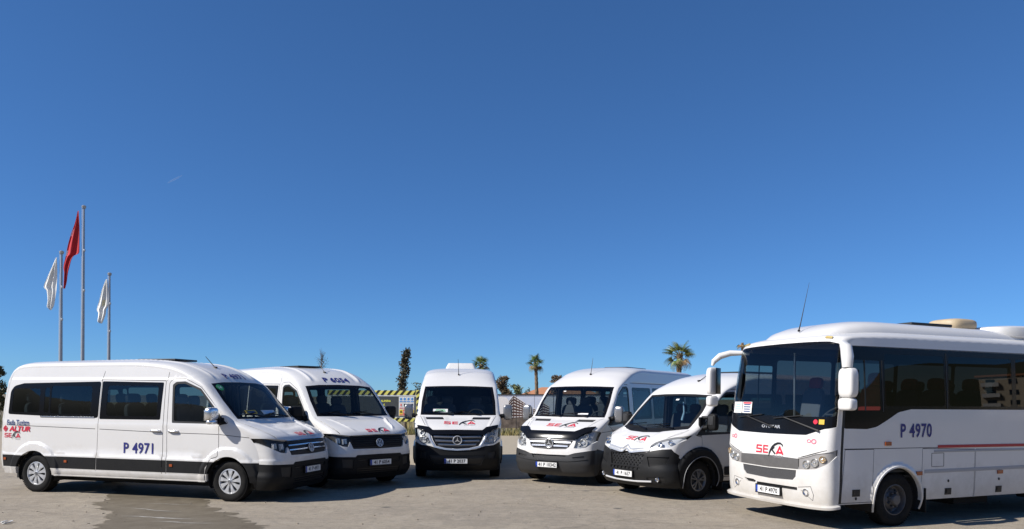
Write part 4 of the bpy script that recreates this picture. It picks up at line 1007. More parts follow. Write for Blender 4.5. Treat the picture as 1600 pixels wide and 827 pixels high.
    lamp_unit(root, k, heads, [(.77, .92, .085, 'round'), (.675, .90, .045, 'round'), (.80, 1.06, .05, 'round')], z_off=-.045)
    g = md['grille']
    if new:
        for z, yy in ((.965, .53), (.875, .49), (.79, .42)):
            ribbon('grille_slat', 'steel_grey', g, k, 'F', [(-yy, z), (0, z - .012), (yy, z)], .045, .03, off=-.03, yz=True)
            ribbon('grille_slat', 'chrome', g, k, 'F', [(-yy, z + .016), (0, z + .004), (yy, z + .016)], .008, .034, off=-.03, yz=True)
        ribbon('grille_surround', 'silver_surround', g, k, 'F', [(.64, 1.03), (.60, .90), (.50, .745), (.27, .695), (0, .678), (-.27, .695), (-.50, .745), (-.60, .90), (-.64, 1.03)], .045, .02, yz=True)
    else:
        for z, yy in ((.915, .50), (.835, .44)):
            ribbon('grille_slat', 'satin_metal', g, k, 'F', [(-yy, z), (0, z + .006), (yy, z)], .048, .03, off=-.03, yz=True)
        ribbon('grille_slat', 'steel_grey', g, k, 'F', [(-.40, .785), (.40, .785)], .02, .03, off=-.03, yz=True)
    a, b = k.yz([0], [.885])[0]; fr = frame_at(k, 'F', a, b, 1, .01); fr = (fr[0], fr[1], Vector((0, 0, 1)), Vector((1, 0, 0)))
    em = MB(); relief(em, fr, circ2d(.085), -.05, .0); em = em.build('grille_emblem', 'cabin_dark', root)
    e2 = MB(); relief(e2, fr, star2d(.088), .0, .014); ring = [fr[0] + fr[3] * .006 + Vector((0, .095 * math.cos(t), .095 * math.sin(t))) for t in np.linspace(0, 2 * math.pi, 33)]; e2.tube(ring, .011, 8, False); e2.build('emblem_star', 'silver_bright', em)
    if not new:
        ribbon('bumper_crease', 'grey_plastic', root, k, 'F', [(.85, .58), (.62, .545), (.45, .53), (0, .525), (-.45, .53), (-.62, .545), (-.85, .58)], .03, .015, yz=True)
    plate(root, k, .44, pl, y=-.03)
    ab = k.yz([.04 if new else .10], [1.265])[0]; seka_logo(root, k, 'F', ab[0], ab[1], .15, 1, wide=1.02)
    P = k.F(np.array([0.]), np.array([k.v2b(13.2)]))[0]; antenna(root, P[0], -.02, P[2], (P[0] - .15, -.04, P[2] + .40), r=.004)
    if new: roof_unit(root, -3.9, -2.6, .44, 2.57, 2.78, slope=.22, n=14)
    else: MB().box((-2.9, 0, 2.61), (1.2, .62, .035), None, .012).build('roof_hatch', 'gap_black', root)
    wiper(root, k, .5, 1.42, 0.0, 1.49); wiper(root, k, -.15, 1.42, -.62, 1.49)
    MB().box((-3., 0, .60), (5.4, 1.76, .04)).build('cabin_floor', 'dash_grey', root)
    V_, F_ = superbox((-.14, 0, 1.17), (.62, 1.66, .46), 6, (40, 12)); MB().add(V_, F_, True).box((.1, 0, .9), (.1, 1.6, .7)).build('dashboard', 'dash_grey', root)
    steering(root, -.50, .42, 1.36); add_seats(root, [(-.95, .42), (-.95, -.30), (-.95, -.68)], .55)
    add_seats(root, [(x, y) for x in (-2.0, -2.75, -3.5, -4.3, -5.1) for y in (.68, .22, -.68)], .57)
    finish_van(root, k, 's', 4.3, -5.8, 0, None, ymax=.92, wz=.34)
    return root, k
mat('silver_bright', (.66, .66, .65), .24, metal=.55, coat=.3); mat('guard_black', (.006, .006, .007), .13, spec=.3); mat('silver_surround', (.62, .63, .64), .25, metal=.6, coat=.3); mat('mirror_chrome_worn', (.30, .30, .30), .28, metal=.7)
root, k = sprinter(-1.256, 17.397, -86.98, 'white minibus facing straight out, air conditioner on its roof, number 41 P 2037', '41 P 2037', True)
card(root, -.42, 1.53, .34, .10, 'paper', k, bars=2, barm='green_sticker')
root, k = sprinter(1.324, 16.512, -122.95, 'white minibus with a glossy black bonnet guard and bright grille bars, number 41 P 10342', '41 P 10342', False)
card(root, -.35, 2.0, .06, .03, 'paper', k); card(root, .35, 1.50, .25, .04, 'paper', k, tilt=0)
# ---------------------------------------------------------------- the Jumper-type van
def jumper(X, Y, yaw):
    k = SK['j']; root = empty('minibus', (X, Y, 0), R(yaw), 'white minibus with black wheel arch cladding and chrome chevrons, number 41 P 1657', 'minibus', 'white tour company minibuses parked in a fan')
    outer = side_outer(k, .30, .45, -4.87)
    door = rnd([(-1.16, .38), (-1.14, 1.97), (-1.06, 2.04), (-.80, 2.03), (-.50, 1.88), (-.10, 1.46), (.13, 1.18), (-.05, 1.14), (-.05, .94), (-.30, .90), (-.50, .72), (-.55, .38)], .03)
    dgl = rnd([(-1.05, 1.22), (-1.05, 1.90), (-.98, 1.95), (-.78, 1.94), (-.52, 1.80), (-.18, 1.44), (-.10, 1.23)], .03)
    def pane(x0, x1, z0, z1, r=.06): return rnd([(x0, z0), (x1, z0), (x1, z1), (x0, z1)], r)
    wins = [(-2.45, -1.24), (-3.7, -2.55), (-4.75, -3.82)]
    fl = arc(0, .34, .62, 205, -12, 30); arch_poly = fl + [(.60, .15), (-.60, .15)]
    for sg in (-1, 1):
        rs = [dict(name='front_bumper_corner', polys=[[(.40, .1), (.40, .70), (.48, .76), (.53, .80), (1.2, .80), (1.2, .1)]], mat='dark_plastic', off=0.),
              dict(name='front_door', polys=[door], mat='white_paint', off=.001, solid=1),
              dict(name='wheel_arch_cladding', polys=[[p for p in arch_poly], arc(-3.9, .34, .58, 205, -25, 30) + [(-3.35, .15), (-4.45, .15)]], mat='black_plastic', off=.018, wall=1),
              dict(name='side_moulding', polys=[pane(-3.3, -.66, .41, .57, .02)], mat='black_plastic', off=.016, wall=1),
              dict(name='front_door_trim', polys=[rnd([(-1.08, 1.19), (-1.08, 1.93), (-1.0, 1.99), (-.77, 1.98), (-.49, 1.83), (-.10, 1.43), (.10, 1.17)], .02)], mat='gap_black', parent='front_door', off=0.),
              dict(name='front_door_window', polys=[dgl], mat='clear_glass', parent='front_door', off=-.008),
              *[dict(name='side_window_frame', polys=[pane(a, b, 1.24, 1.95)], mat='gloss_black', off=-.003) for a, b in wins],
              *[dict(name='side_window', polys=[pane(a + .07, b - .07, 1.31, 1.88)], mat='tinted_glass', off=-.006) for a, b in wins],
              dict(name='panel_gaps', polys=gaps([door + door[:1], [(-1.22, 2.0), (-1.2, .34)], [(-2.5, 2.0), (-2.5, .34)], [(-.05, 1.16), (.10, 1.19)], [(.43, 1.05), (.50, .80)]], .012), mat='gap', off=-.006, noskirt=1)]
        holes = [arc(0, .34, .43, 200, -20, 30) + [(.47, 0), (-.47, 0)], arc(-3.9, .34, .43, 200, -20, 30) + [(-3.43, 0), (-4.37, 0)]]
        md = panelize(k, 'S', outer, rs, root, sg, .085, liner=lambda c, P: (P[:, 0] < -.2) & (P[:, 2] > .6), holes=holes, finer=[(-.65, .70, .40, 1.2, .035)])
        fd = md['front_door']; s = sg
        ribbon('arch_lip', 'arch_lip_grey', root, k, 'S', arc(0, .34, .445, 195, -14, 30), .014, .012, sg, off=.018)
        O, U, V, N = frame_at(k, 'S', -1.0, 1.06, sg); V_, F_ = superbox(O + N * .03, (.18, .03, .04), 3, (16, 8)); MB().add(V_, F_, True).build('door_handle', 'black_plastic', fd)
        mr = MB().tube([(-.10, s * .96, 1.30), (-.12, s * 1.08, 1.33)], [.05, .045], 10).tube([(-.10, s * .95, 1.50), (-.12, s * 1.08, 1.50)], [.03, .03], 8).box((-.08, s * .965, 1.36), (.16, .05, .30), None, .02).build('mirror', 'black_plastic', root)
        V_, F_ = superbox((-.17, s * 1.15, 1.42), (.13, .20, .31), 4.5, (26, 16)); MB().add(V_, F_, True).build('mirror_housing', 'black_plastic', mr)
        MB().box((-.102, s * 1.15, 1.45), (.012, .12, .16), None, .004).build('mirror_indicator_panel', 'grey_plastic', mr); MB().box((-.233, s * 1.15, 1.43), (.008, .15, .22), None, .003).build('mirror_glass', 'chrome', mr)
        MB().box((-.56, s * .92, .30), (.02, .24, .34), None, .004).build('mudflap', 'black_plastic', root)
    ws = [(-.86, 1.285), (-.45, 1.23), (0, 1.215), (.45, 1.23), (.86, 1.285), (.87, 1.6), (.80, 1.92), (.4, 1.94), (0, 1.945), (-.4, 1.94), (-.80, 1.92), (-.87, 1.6)]
    wsg = [(-.80, 1.345), (-.45, 1.305), (0, 1.29), (.45, 1.305), (.80, 1.345), (.80, 1.6), (.745, 1.885), (0, 1.91), (-.745, 1.885), (-.80, 1.6)]
    hl = [(.52, .955), (.60, 1.045), (.72, 1.10), (.86, 1.145), ('e', 1.175), ('e', 1.10), (.93, 1.01), (.88, .965), (.74, .945)]
    gr = [(-.46, .815), (-.2, .815), (0, .85), (.2, .815), (.46, .815), (.40, .60), (-.40, .60)]
    slot = [FY(k, [(x, .57), (x + .075, .57), (x + .075, .525), (x, .525)]) for x in np.arange(-.42, .40, .105)]
    HL = FY(k, hl); WS = FY(k, ws); WSG = FY(k, wsg); GR = FY(k, gr)
    lowp = FY(k, [('e', .775), (.955, .82), (.935, .88), (.905, .935), (.78, .925), (.64, .90), (.50, .86), (0, .86)]); low_poly = [(-k.A, -.01)] + [(-a, b) for a, b in lowp] + [(a, b) for a, b in lowp[::-1][1:]] + [(k.A, -.01)]
    rs = [dict(name='front_bumper', polys=[low_poly], mat='dark_plastic', off=0.), dict(name='grille', polys=[GR], mat='gap_black', off=-.03), dict(name='bumper_slots', polys=slot, mat='gap_black', off=-.02),
          dict(name='bumper_side_recess', polys=sym(FY(k, [(.52, .78), (.90, .79), (.86, .66), (.58, .60)])), mat='black_plastic', off=-.02), dict(name='fog_lamp_recess', polys=sym(FY(k, [(.52, .40), (.86, .43), (.85, .33), (.56, .32)])), mat='gap_black', off=-.015),
          dict(name='headlight', polys=[HL], mat='lamp_bright', off=-.045), dict(name='headlight#2', polys=[mir(HL)], mat='lamp_bright', off=-.045),
          dict(name='scuttle_panel', polys=[WS], mat='black_plastic', off=-.002), dict(name='windscreen', polys=[WSG], mat='windscreen_glass', off=-.003),
          dict(name='roof_seam', polys=gaps([[(-.98, k.v2b(15.)), (.98, k.v2b(15.))]], .01), mat='gap', off=-.004, noskirt=1),
          dict(name='bonnet_gap', polys=gaps([FY(k, [(.90, 1.27), (.87, 1.20), (.74, 1.12)]), mir(FY(k, [(.90, 1.27), (.87, 1.20), (.74, 1.12)]))], .012), mat='gap', off=-.008, noskirt=1)]
    md = panelize(k, 'F', f_outer(k), rs, root, 1, .10, liner=lambda c, P: (P[:, 0] < -.45) & (P[:, 2] > .6), finer=[(-1.15, 1.15, 0, k.v2b(9.), .036), (-1.15, 1.15, k.v2b(11.2), k.v2b(15), .06)])
    heads = {1: md['headlight'], -1: md['headlight#2']}
    for s_, poly in ((1, HL), (-1, mir(HL))): lens_from_poly(k, poly, heads[s_])
    lamp_unit(root, k, heads, [(.72, 1.01, .05, 'round'), (.86, 1.06, .045, 'round')], m='lamp_reflector', z_off=-.03)
    g = md['grille']
    mb = MB()
    for j, z in enumerate(np.arange(.625, .82, .042)):
        for y in np.arange(-.42 + (j % 2) * .045, .43, .09):
            if abs(y) > .40 + (z - .6) * .2: continue
            a, b = k.yz([y], [z])[0]; fr = frame_at(k, 'F', a, b, 1, -.022); mb.prism([(-.026, 0), (-.016, .013), (.016, .013), (.026, 0), (.016, -.013), (-.016, -.013)], -.006, .008, fr)
    mb.build('grille_mesh', 'dark_plastic', g)['kind'] = 'stuff'
    for i, (dz, w) in enumerate(((0, .030), (-.062, .034))):
        ribbon('chevron_bar', 'silver_bright', root, k, 'F', [(-.555, .955 + dz), (-.17, .905 + dz), (-.10, .905 + dz), (0, .972 + dz), (.10, .905 + dz), (.17, .905 + dz), (.555, .955 + dz)], w, .022, yz=True)
    ribbon('chrome_band', 'silver_paint', root, k, 'F', [(-.55, .925), (-.17, .875)], .04, .008, yz=True); ribbon('chrome_band', 'silver_paint', root, k, 'F', [(.17, .875), (.55, .925)], .04, .008, yz=True)
    ribbon('skid_bar', 'chrome_white', root, k, 'F', [(-.62, .335), (-.3, .315), (0, .31), (.3, .315), (.62, .335)], .028, .02, yz=True)
    plate(root, k, .445, '41 P 1657', y=-.03)
    for s in (1, -1):
        a, b = k.yz([.74], [.375])[0]; P = k.F(np.array([a * s]), np.array([b]), -.01)[0]; MB().lathe([(0, .0), (.03, .0), (.04, .02), (.045, .01)], 20, P, 'x').build('fog_lamp', 'lamp_reflector', root)
    ab = k.yz([.10], [1.10])[0]; seka_logo(root, k, 'F', ab[0], ab[1], .13, 1, wide=.85)
    P = k.F(np.array([0.]), np.array([k.v2b(13.0)]))[0]; antenna(root, P[0], .1, P[2], (P[0] - .30, .1, P[2] + .16))
    MB().box((-2.6, 0, 2.41), (1.1, .62, .035), None, .012).build('roof_hatch', 'gap_black', root)
    wiper(root, k, .62, 1.27, .05, 1.33); wiper(root, k, .0, 1.25, -.55, 1.33)
    MB().box((-2.5, 0, .60), (4.6, 1.76, .04)).build('cabin_floor', 'dash_grey', root)
    V_, F_ = superbox((-.16, 0, 1.03), (.66, 1.66, .46), 6, (40, 12)); MB().add(V_, F_, True).box((.1, 0, .9), (.1, 1.6, .5)).build('dashboard', 'dash_grey', root)
    steering(root, -.52, .42, 1.22); add_seats(root, [(-.98, .42), (-.98, -.30), (-.98, -.68)], .42)
    add_seats(root, [(x, y) for x in (-2.0, -2.75, -3.5, -4.2) for y in (.68, .22, -.68)], .45)
    O = k.F(np.array([0.1]), np.array([k.v2b(10.7)]), -.12)[0]; MB().tube([O, O + Vector((.0, .02, -.2)) , O + Vector((0, -.03, -.36))], [.012, .02, .03], 8).build('hanging_charm', 'paper_blue', root)
    card(root, .06, 1.83, .08, .04, 'paper', k)
    finish_van(root, k, 'j', 3.9, -4.8, 0, None, ymax=.96, wz=.34, RR=.435, track=.865)
mat('arch_lip_grey', (.22, .22, .22), .5); mat('chrome_white', (.75, .75, .75), .3, metal=.3, coat=.4)
jumper(2.922, 14.472, -146.26)
# ---------------------------------------------------------------- the midibus
def midibus(X, Y, yaw):
    k = SK['b']; root = empty('midibus', (X, Y, 0), R(yaw), 'large white midibus at the far right with red side stripe, number P 4970', 'bus')
    body = child_empty('bus_body', root); body = root
    outer = side_outer(k, .36, 1.05, -5.9)
    def pane(x0, x1, z0, z1, r=.06): return rnd([(x0, z0), (x1, z0), (x1, z1), (x0, z1)], r)
    glassband = rnd([(1.03, 1.44), (.60, 1.43), (.42, 1.46), (.22, 1.55), (-.02, 1.67), (-.28, 1.715), (-5.85, 1.70), (-5.85, 2.60), (.93, 2.615)], .04)
    panes = [pane(-1.00, .24, 1.76, 2.52), pane(-2.55, -1.10, 1.76, 2.52), pane(-4.1, -2.65, 1.76, 2.52), pane(-5.75, -4.2, 1.76, 2.52)]
    drv = pane(.34, .93, 1.70, 2.42, .03)
    doorp = rnd([(1.075, .38), (1.0, 1.14), (.47, 1.14), (.50, .38)], .01)
    hatch = [rnd([(-.52, 1.13), (-1.665, 1.10), (-1.64, .36), (-.49, .36)], .01), rnd([(-1.685, 1.10), (-3.1, 1.08), (-3.07, .36), (-1.66, .36)], .01)]
    for sg in (-1, 1):
        rs = [dict(name='front_hatch', polys=[doorp], mat='white_paint', off=.001),
              *[dict(name='luggage_hatch', polys=[h], mat='white_paint', off=.001) for h in hatch],
              dict(name='window_band', polys=[glassband], mat='gloss_black', off=-.002),
              *[dict(name='side_window', polys=[p], mat='dark_glass', parent='window_band', off=-.004) for p in panes],
              dict(name='driver_window', polys=[drv], mat='tinted_glass', parent='window_band', off=-.004),
              dict(name='panel_gaps', polys=gaps([doorp + doorp[:1], hatch[0] + hatch[0][:1], hatch[1] + hatch[1][:1], [(1.02, 1.15), (-5.9, 1.115)], [(.92, 2.62), (-5.86, 2.61)]], .010), mat='gap', off=-.005, noskirt=1),
              dict(name='front_corner_seal', polys=gaps([[(.945, 2.60), (1.04, 1.45), (1.06, 1.1), (1.08, .38)]], .042), mat='gap_black', off=.002),
              dict(name='window_divider_seals', polys=gaps([[(.29, 2.42), (.29, 1.68)], [(.63, 2.42), (.63, 1.70)], [(-1.05, 2.56), (-1.05, 1.72)]], .02), mat='gap_black', off=.003)]
        holes = [arc(0, .385, .47, 200, -20, 30) + [(.52, 0), (-.52, 0)], arc(-3.9, .385, .47, 200, -20, 30) + [(-3.4, 0), (-4.4, 0)]]
        md = panelize(k, 'S', outer, rs, root, sg, .11, liner=lambda c, P: (P[:, 0] < .85) & (P[:, 2] > 1.0), holes=holes, finer=[(.65, 1.2, .3, 2.7, .07), (-.68, .65, .38, 1.02, .034), (-4.6, -3.3, .38, 1.02, .05)])
        for x0 in (0, -3.9): ribbon('arch_lip', 'white_paint', root, k, 'S', arc(x0, .385, .49, 198, -18, 34), .03, .014, sg)
        ribbon('red_stripe', 'stripe_red', root, k, 'S', [(-.84, 1.155), (-5.8, 1.13)], .045, .004, sg, off=.004)
        ribbon('grey_stripe', 'stripe_grey', root, k, 'S', [(-.76, 1.085), (-5.8, 1.06)], .035, .004, sg, off=.003); ribbon('grey_stripe', 'stripe_grey', root, k, 'S', [(-.56, .785), (-5.8, .80)], .055, .004, sg, off=.003)
        for x, z in ((.20, 1.215), (-.44, .765), (-2.24, .73)):
            O, U, V, N = frame_at(k, 'S', x, z, sg); MB().prism([(-.06, -.028), (.06, -.028), (.06, .028), (-.06, .028)], 0, .018, (O, U, V, N)).build('side_marker', 'orange_lens', root)
        for x, z in ((.80, .52), (-1.07, .47), (-2.22, .46)):
            O, U, V, N = frame_at(k, 'S', x, z, sg); p = MB().prism([(-.07, -.05), (.07, -.05), (.07, .05), (-.07, .05)], 0, .006, (O, U, V, N)).prism([(-.045, -.02), (.045, -.02), (.045, .03), (-.045, .03)], .006, .016, (O, U, V, N)).build('hatch_latch', 'gap_black', root)
        for x, z in ((-1.07, .63), (-2.22, .62), (.80, .44)):
            O, U, V, N = frame_at(k, 'S', x, z, sg); MB().prism([(.016 * math.cos(t), .022 * math.sin(t)) for t in np.linspace(0, 6.28, 10)[:-1]], 0, .01, (O, U, V, N)).build('hatch_lock', 'gap_black', root)
        O, U, V, N = frame_at(k, 'S', -.84, .955, sg); q = MB()
        for c, d in (((0, .1), (.26, .006)), ((0, -.1), (.26, .006)), ((-.13, 0), (.006, .2)), ((.13, 0), (.006, .2))):
            q.prism([(c[0] - d[0] / 2, c[1] - d[1] / 2), (c[0] + d[0] / 2, c[1] - d[1] / 2), (c[0] + d[0] / 2, c[1] + d[1] / 2), (c[0] - d[0] / 2, c[1] + d[1] / 2)], .001, .004, (O, U, V, N))
        q.build('filler_flap_edge', 'gap', root)
        arch_liner(root, 0, .48, sg * .6, sg * 1.10, .385); arch_liner(root, -3.9, .48, sg * .6, sg * 1.10, .385)
        MB().box((-.56, sg * 1.0, .36), (.02, .3, .36), None, .004).build('mudflap', 'black_plastic', root)
    word(root, k, 'S', -.38, 1.40, 'P 4970', .21, 'text_blue', 1, bold=.022, sx=.78, name='side_number', space=1.1)
    ws = [('e', 1.47), (.99, 1.43), (.72, 1.335), (0, 1.325)]; wsp = FY(k, ws)
    top = FY(k, [('e', 2.61), (.9, 2.685), (.5, 2.70), (0, 2.705)])
    A = k.A * .955
    half = [(min(a, A), b) for a, b in wsp]; halft = [(min(a, A), b) for a, b in top]
    WS = half[::-1][:-1] + [half[0]] + [(A, b) for b in np.linspace(half[0][1] + .05, halft[0][1] - .03, 16)] + halft
    WS = WS + [(-a, b) for a, b in WS[::-1]]
    WS = [p for i, p in enumerate(WS) if i == 0 or abs(p[0] - WS[i - 1][0]) + abs(p[1] - WS[i - 1][1]) > 1e-4]
    AG = k.A * .93; z0 = 1.60
    gb = k.yz([0], [1.60])[0][1]; gt = k.yz([0], [2.66])[0][1]
    WSG = rnd([(-AG, gb), (AG, gb), (AG, gt), (-AG, gt)], .05)
    cl = [(.60, .985), (.75, 1.02), (.90, 1.07), ('e', 1.14), ('e', 1.05), (1.04, .93), (.90, .855), (.62, .83)]
    CL = FY(k, cl); GR = FY(k, [(-.615, .985), (0, 1.0), (.615, .985), (.615, .835), (0, .82), (-.615, .835)]); LG = FY(k, [(-.575, .815), (0, .805), (.575, .815), (.56, .72), (.50, .665), (0, .645), (-.50, .665), (-.56, .72)])
    rs = [dict(name='headlight_cluster', polys=[CL], mat='stripe_grey_metal', off=-.012), dict(name='headlight_cluster#2', polys=[mir(CL)], mat='stripe_grey_metal', off=-.012),
          dict(name='grille_panel', polys=[GR], mat='graphite_panel', off=.004, wall=1), dict(name='lower_grille', polys=[LG], mat='grille_dark', off=-.012),
          dict(name='tow_slot', polys=[FY(k, [(-.56, .60), (-.34, .595), (-.28, .575), (-.30, .545), (-.48, .55)]), FY(k, [(-.26, .565), (.58, .565), (.58, .52), (-.26, .52)])], mat='gap_black', off=-.02),
          dict(name='windscreen_surround', polys=[WS], mat='gloss_black', off=-.003), dict(name='windscreen', polys=[WSG], mat='windscreen_glass', parent='windscreen_surround', off=-.005),
          dict(name='bumper_gap', polys=gaps([FY(k, [(.6, .995), (.75, 1.03), (.9, 1.08), (1.04, 1.13)]), mir(FY(k, [(.6, .995), (.75, 1.03), (.9, 1.08), (1.04, 1.13)])), FY(k, [(.60, .57), (.82, .60), (.86, .48), (.84, .40)]), mir(FY(k, [(.60, .57), (.82, .60), (.86, .48), (.84, .40)]))], .008), mat='gap', off=-.005, noskirt=1)]
    md = panelize(k, 'F', f_outer(k), rs, root, 1, .12, liner=lambda c, P: (P[:, 0] < 1.0) & (P[:, 2] > 1.0), finer=(-1.15, 1.15, 0, k.v2b(9.5), .06))
    for s, cln in ((1, md['headlight_cluster']), (-1, md['headlight_cluster#2'])):
        for y, z, r, m in ((.75, .912, .056, 'lamp_chrome'), (.885, .945, .056, 'lamp_chrome'), (.995, 1.0, .045, 'amber_lamp')):
            a, b = k.yz([y], [z])[0]; O, U, V, N = frame_at(k, 'F', a * s, b, 1, -.008); N = (N + Vector((.8, 0, 0))).normalized(); U = Vector((0, 1, 0)); U = (U - N * U.dot(N)).normalized(); V = N.cross(U)
            Vv, F = [], []; prof = [(r * 1.12, -.01), (r * 1.1, .012), (r, .016), (r * .9, .006), (r * .6, -.012), (r * .42, -.005), (r * .30, .012), (0, .018)]; n = 24
            for (rr, h) in prof:
                for q in range(n): t = 2 * math.pi * q / n; Vv.append(O + U * rr * math.cos(t) + V * rr * math.sin(t) + N * h)
            for i in range(len(prof) - 1):
                for q in range(n): F.append((i * n + q, i * n + (q + 1) % n, (i + 1) * n + (q + 1) % n, (i + 1) * n + q))
            MB().add(Vv, F, True).build('headlight', m, cln)
        a, b = k.yz([.735], [.51])[0]; O, U, V, N = frame_at(k, 'F', a * s, b, 1, .0); mb = MB()
        Vv, F = [], []; prof = [(.055, -.005), (.052, .014), (.040, .016), (.03, 0), (0, -.004)]
        for (rr, h) in prof:
            for q in range(20): t = 2 * math.pi * q / 20; Vv.append(O + U * rr * math.cos(t) + V * rr * math.sin(t) + N * h)
        for i in range(4):
            for q in range(20): F.append((i * 20 + q, i * 20 + (q + 1) % 20, (i + 1) * 20 + (q + 1) % 20, (i + 1) * 20 + q))
        MB().add(Vv, F, True).build('fog_lamp', 'lamp_reflector', root)
        # marker lamps above the windscreen
        a, b = k.yz([.86], [2.74])[0]; O, U, V, N = frame_at(k, 'F', a * s, b, 1, 0); MB().prism([(-.055, -.018), (.055, -.018), (.05, .018), (-.05, .018)], 0, .02, (O, U, V, N)).build('marker_lamp', 'marker_lamp', root)
    bl = [('e', .335), (.9, .32), (.5, .315), (0, .312)]; bb = FY(k, bl); line = [(-a, b) for a, b in bb] + [(a, b) for a, b in bb[::-1][1:]]
    ribbon('bumper_lip', 'white_paint', root, k, 'F', line, .05, .07)
    for y, sx_ in ((.0, 1), ): pass
    word(root, k, 'F', *k.yz([.02], [1.435])[0], 'OTOKAR', .048, 'silver_paint', bold=.03, sx=1.5, name='maker_lettering', off=.006)
    ab = k.yz([.03], [1.085])[0]; seka_logo(root, k, 'F', ab[0], ab[1], .125, 1, wide=1.0)
    word(root, k, 'F', *k.yz([.0], [1.26])[0], 'Sultan', .07, 'faded_lettering', bold=.01, sx=1.5, name='faded_lettering', off=.004)
    for y in (.83, -.83):
        ab = k.yz([y], [1.25])[0]; decal('round_stickers', 'pink_sticker', root, k, 'F', ab[0], ab[1], strokes2d([([(-.05 + .03 * math.cos(t), .022 * math.sin(t)) for t in np.linspace(0, 6.28, 12)], .012), ([(.03 + .035 * math.cos(t), .03 * math.sin(t)) for t in np.linspace(0, 6.28, 12)], .018)], .01), off=.005)
    plate(root, k, .47, '41 P 4970', y=.01, off=.035)
    # stickers inside the windscreen
    for y, m_, hd in ((-.80, 'paper', None), (-.56, 'paper', 'logo_red')):
        a, b = k.yz([y], [1.715])[0]; O, U, V, N = frame_at(k, 'F', a, b, 1, .002); fr = (O, U, V, N)
        o = MB().prism([(-.115, -.09), (.115, -.09), (.115, .09), (-.115, .09)], 0, .002, fr).build('windscreen_notice', m_, root); q = MB()
        for i in range(4): w_ = random.uniform(.06, .095); yy = .045 - i * .036; q.prism([(-w_, yy - .009), (w_, yy - .009), (w_, yy + .009), (-w_, yy + .009)], .002, .003, fr)
        q.build('printed_lines', 'paper_blue' if hd is None else 'text_navy', o)
        if hd: MB().prism([(-.10, .06), (.10, .06), (.10, .085), (-.10, .085)], .002, .003, fr).build('card_header', hd, o)
    for y, m_ in ((.86, 'logo_red'), (.95, 'paper_yellow')):
        a, b = k.yz([y], [1.53])[0]; O, U, V, N = frame_at(k, 'F', a, b, 1, .004)
        MB().prism([(-.04, -.035), (.04, -.035), (.04, .035), (-.04, .035)] if m_ != 'logo_red' else circ2d(.035, 14)[0], 0, .002, (O, U, V, N)).build('windscreen_sticker', m_, root)
    wiper(root, k, .93, 1.40, .30, 1.58, m='gap_black'); wiper(root, k, .10, 1.42, -.52, 1.58, m='gap_black')
    # roof
    V, F = [], []; xs = [1.02, .95, .80, .55, .25, -.1, -1.5, -3.5, -5.3, -5.6]; zt = [2.80, 2.85, 2.93, 3.01, 3.055, 3.07, 3.06, 3.05, 3.04, 2.85]; hw = [.50, .60, .70, .76, .80, .82, .82, .82, .82, .76]; n = 22
    for x, z, h in zip(xs, zt, hw):
        for i in range(n + 1):
            t = math.pi * i / n; c = math.cos(t); s_ = math.sin(t); V.append((x, h * math.copysign(abs(c) ** .45, c), 2.72 + (z - 2.72) * abs(s_) ** .5))
    for i in range(len(xs) - 1):
        for j in range(n): F.append((i * (n + 1) + j, i * (n + 1) + j + 1, (i + 1) * (n + 1) + j + 1, (i + 1) * (n + 1) + j))
    F.append(tuple(range(n + 1)))
    MB().add(V, F, True).build('roof_fairing', 'white_paint', root)
    MB().box((-1.55, .1, 3.08), (.95, .75, .05), None, .02).build('roof_hatch', 'gap_black', root)
    V, F = superbox((-2.45, .15, 3.13), (.66, .6, .22), 3.6, (30, 12)); p = MB().add(V, F, True).build('roof_ventilator', 'tan_plastic', root)
    V, F = superbox((-4.45, .1, 3.00), (3.5, 1.6, .26), 5, (44, 12)); MB().add(V, F, True).build('roof_air_conditioner', 'white_paint', root)
    P = Vector((.9, .1, 2.90)); antenna(root, P.x, P.y, P.z, (P.x - .25, P.y - .05, P.z + .78), r=.002, foot=.025)
    # mirrors on swan-neck arms
    def arm(s, pts, r):
        V, F = [], []; P = [Vector(p) for p in pts]; n = 14
        return MB().tube(P, r, n).build('mirror_arm', 'white_paint', root)
    m1 = arm(1, [(.96, 1.0, 2.64), (1.04, 1.10, 2.63), (1.10, 1.20, 2.57), (1.12, 1.24, 2.45), (1.12, 1.24, 2.30)], [.035, .06, .08, .085, .07])
    V, F = superbox((1.10, 1.24, 2.085), (.17, .25, .42), 4.5, (26, 16)); MB().add(V, F, True).build('mirror_housing', 'white_paint', m1)
    MB().tube([(1.1, 1.24, 1.90), (1.1, 1.24, 1.84)], .04, 10).build('mirror_joint', 'gap_black', m1)
    V, F = superbox((1.10, 1.23, 1.785), (.16, .24, .175), 4.5, (26, 14)); MB().add(V, F, True).build('mirror_housing', 'white_paint', m1)
    MB().box((1.015, 1.24, 2.085), (.01, .21, .36), None, .003).build('mirror_glass', 'gloss_black', m1)
    m2 = arm(-1, [(.98, -.92, 2.60), (1.06, -1.02, 2.62), (1.20, -1.14, 2.62), (1.34, -1.23, 2.57), (1.43, -1.28, 2.48), (1.45, -1.29, 2.41)], [.025, .04, .05, .055, .045, .022])
    V, F = superbox((1.45, -1.29, 2.15), (.20, .12, .46), 4.5, (26, 16)); mh = MB().add(V, F, True).build('mirror_housing', 'white_paint', m2)
    MB().box((1.38, -1.22, 2.15), (.20, .012, .44), Matrix.Rotation(R(30), 3, 'Z'), .004).build('mirror_glass', 'gloss_black', m2)
    V, F = superbox((1.45, -1.29, 1.81), (.19, .13, .18), 4.0, (24, 12)); MB().add(V, F, True).build('mirror_housing', 'white_paint', m2)
    # inside
    MB().box((-2.4, 0, .80), (6.6, 2.05, .04)).build('cabin_floor', 'dash_grey', root)
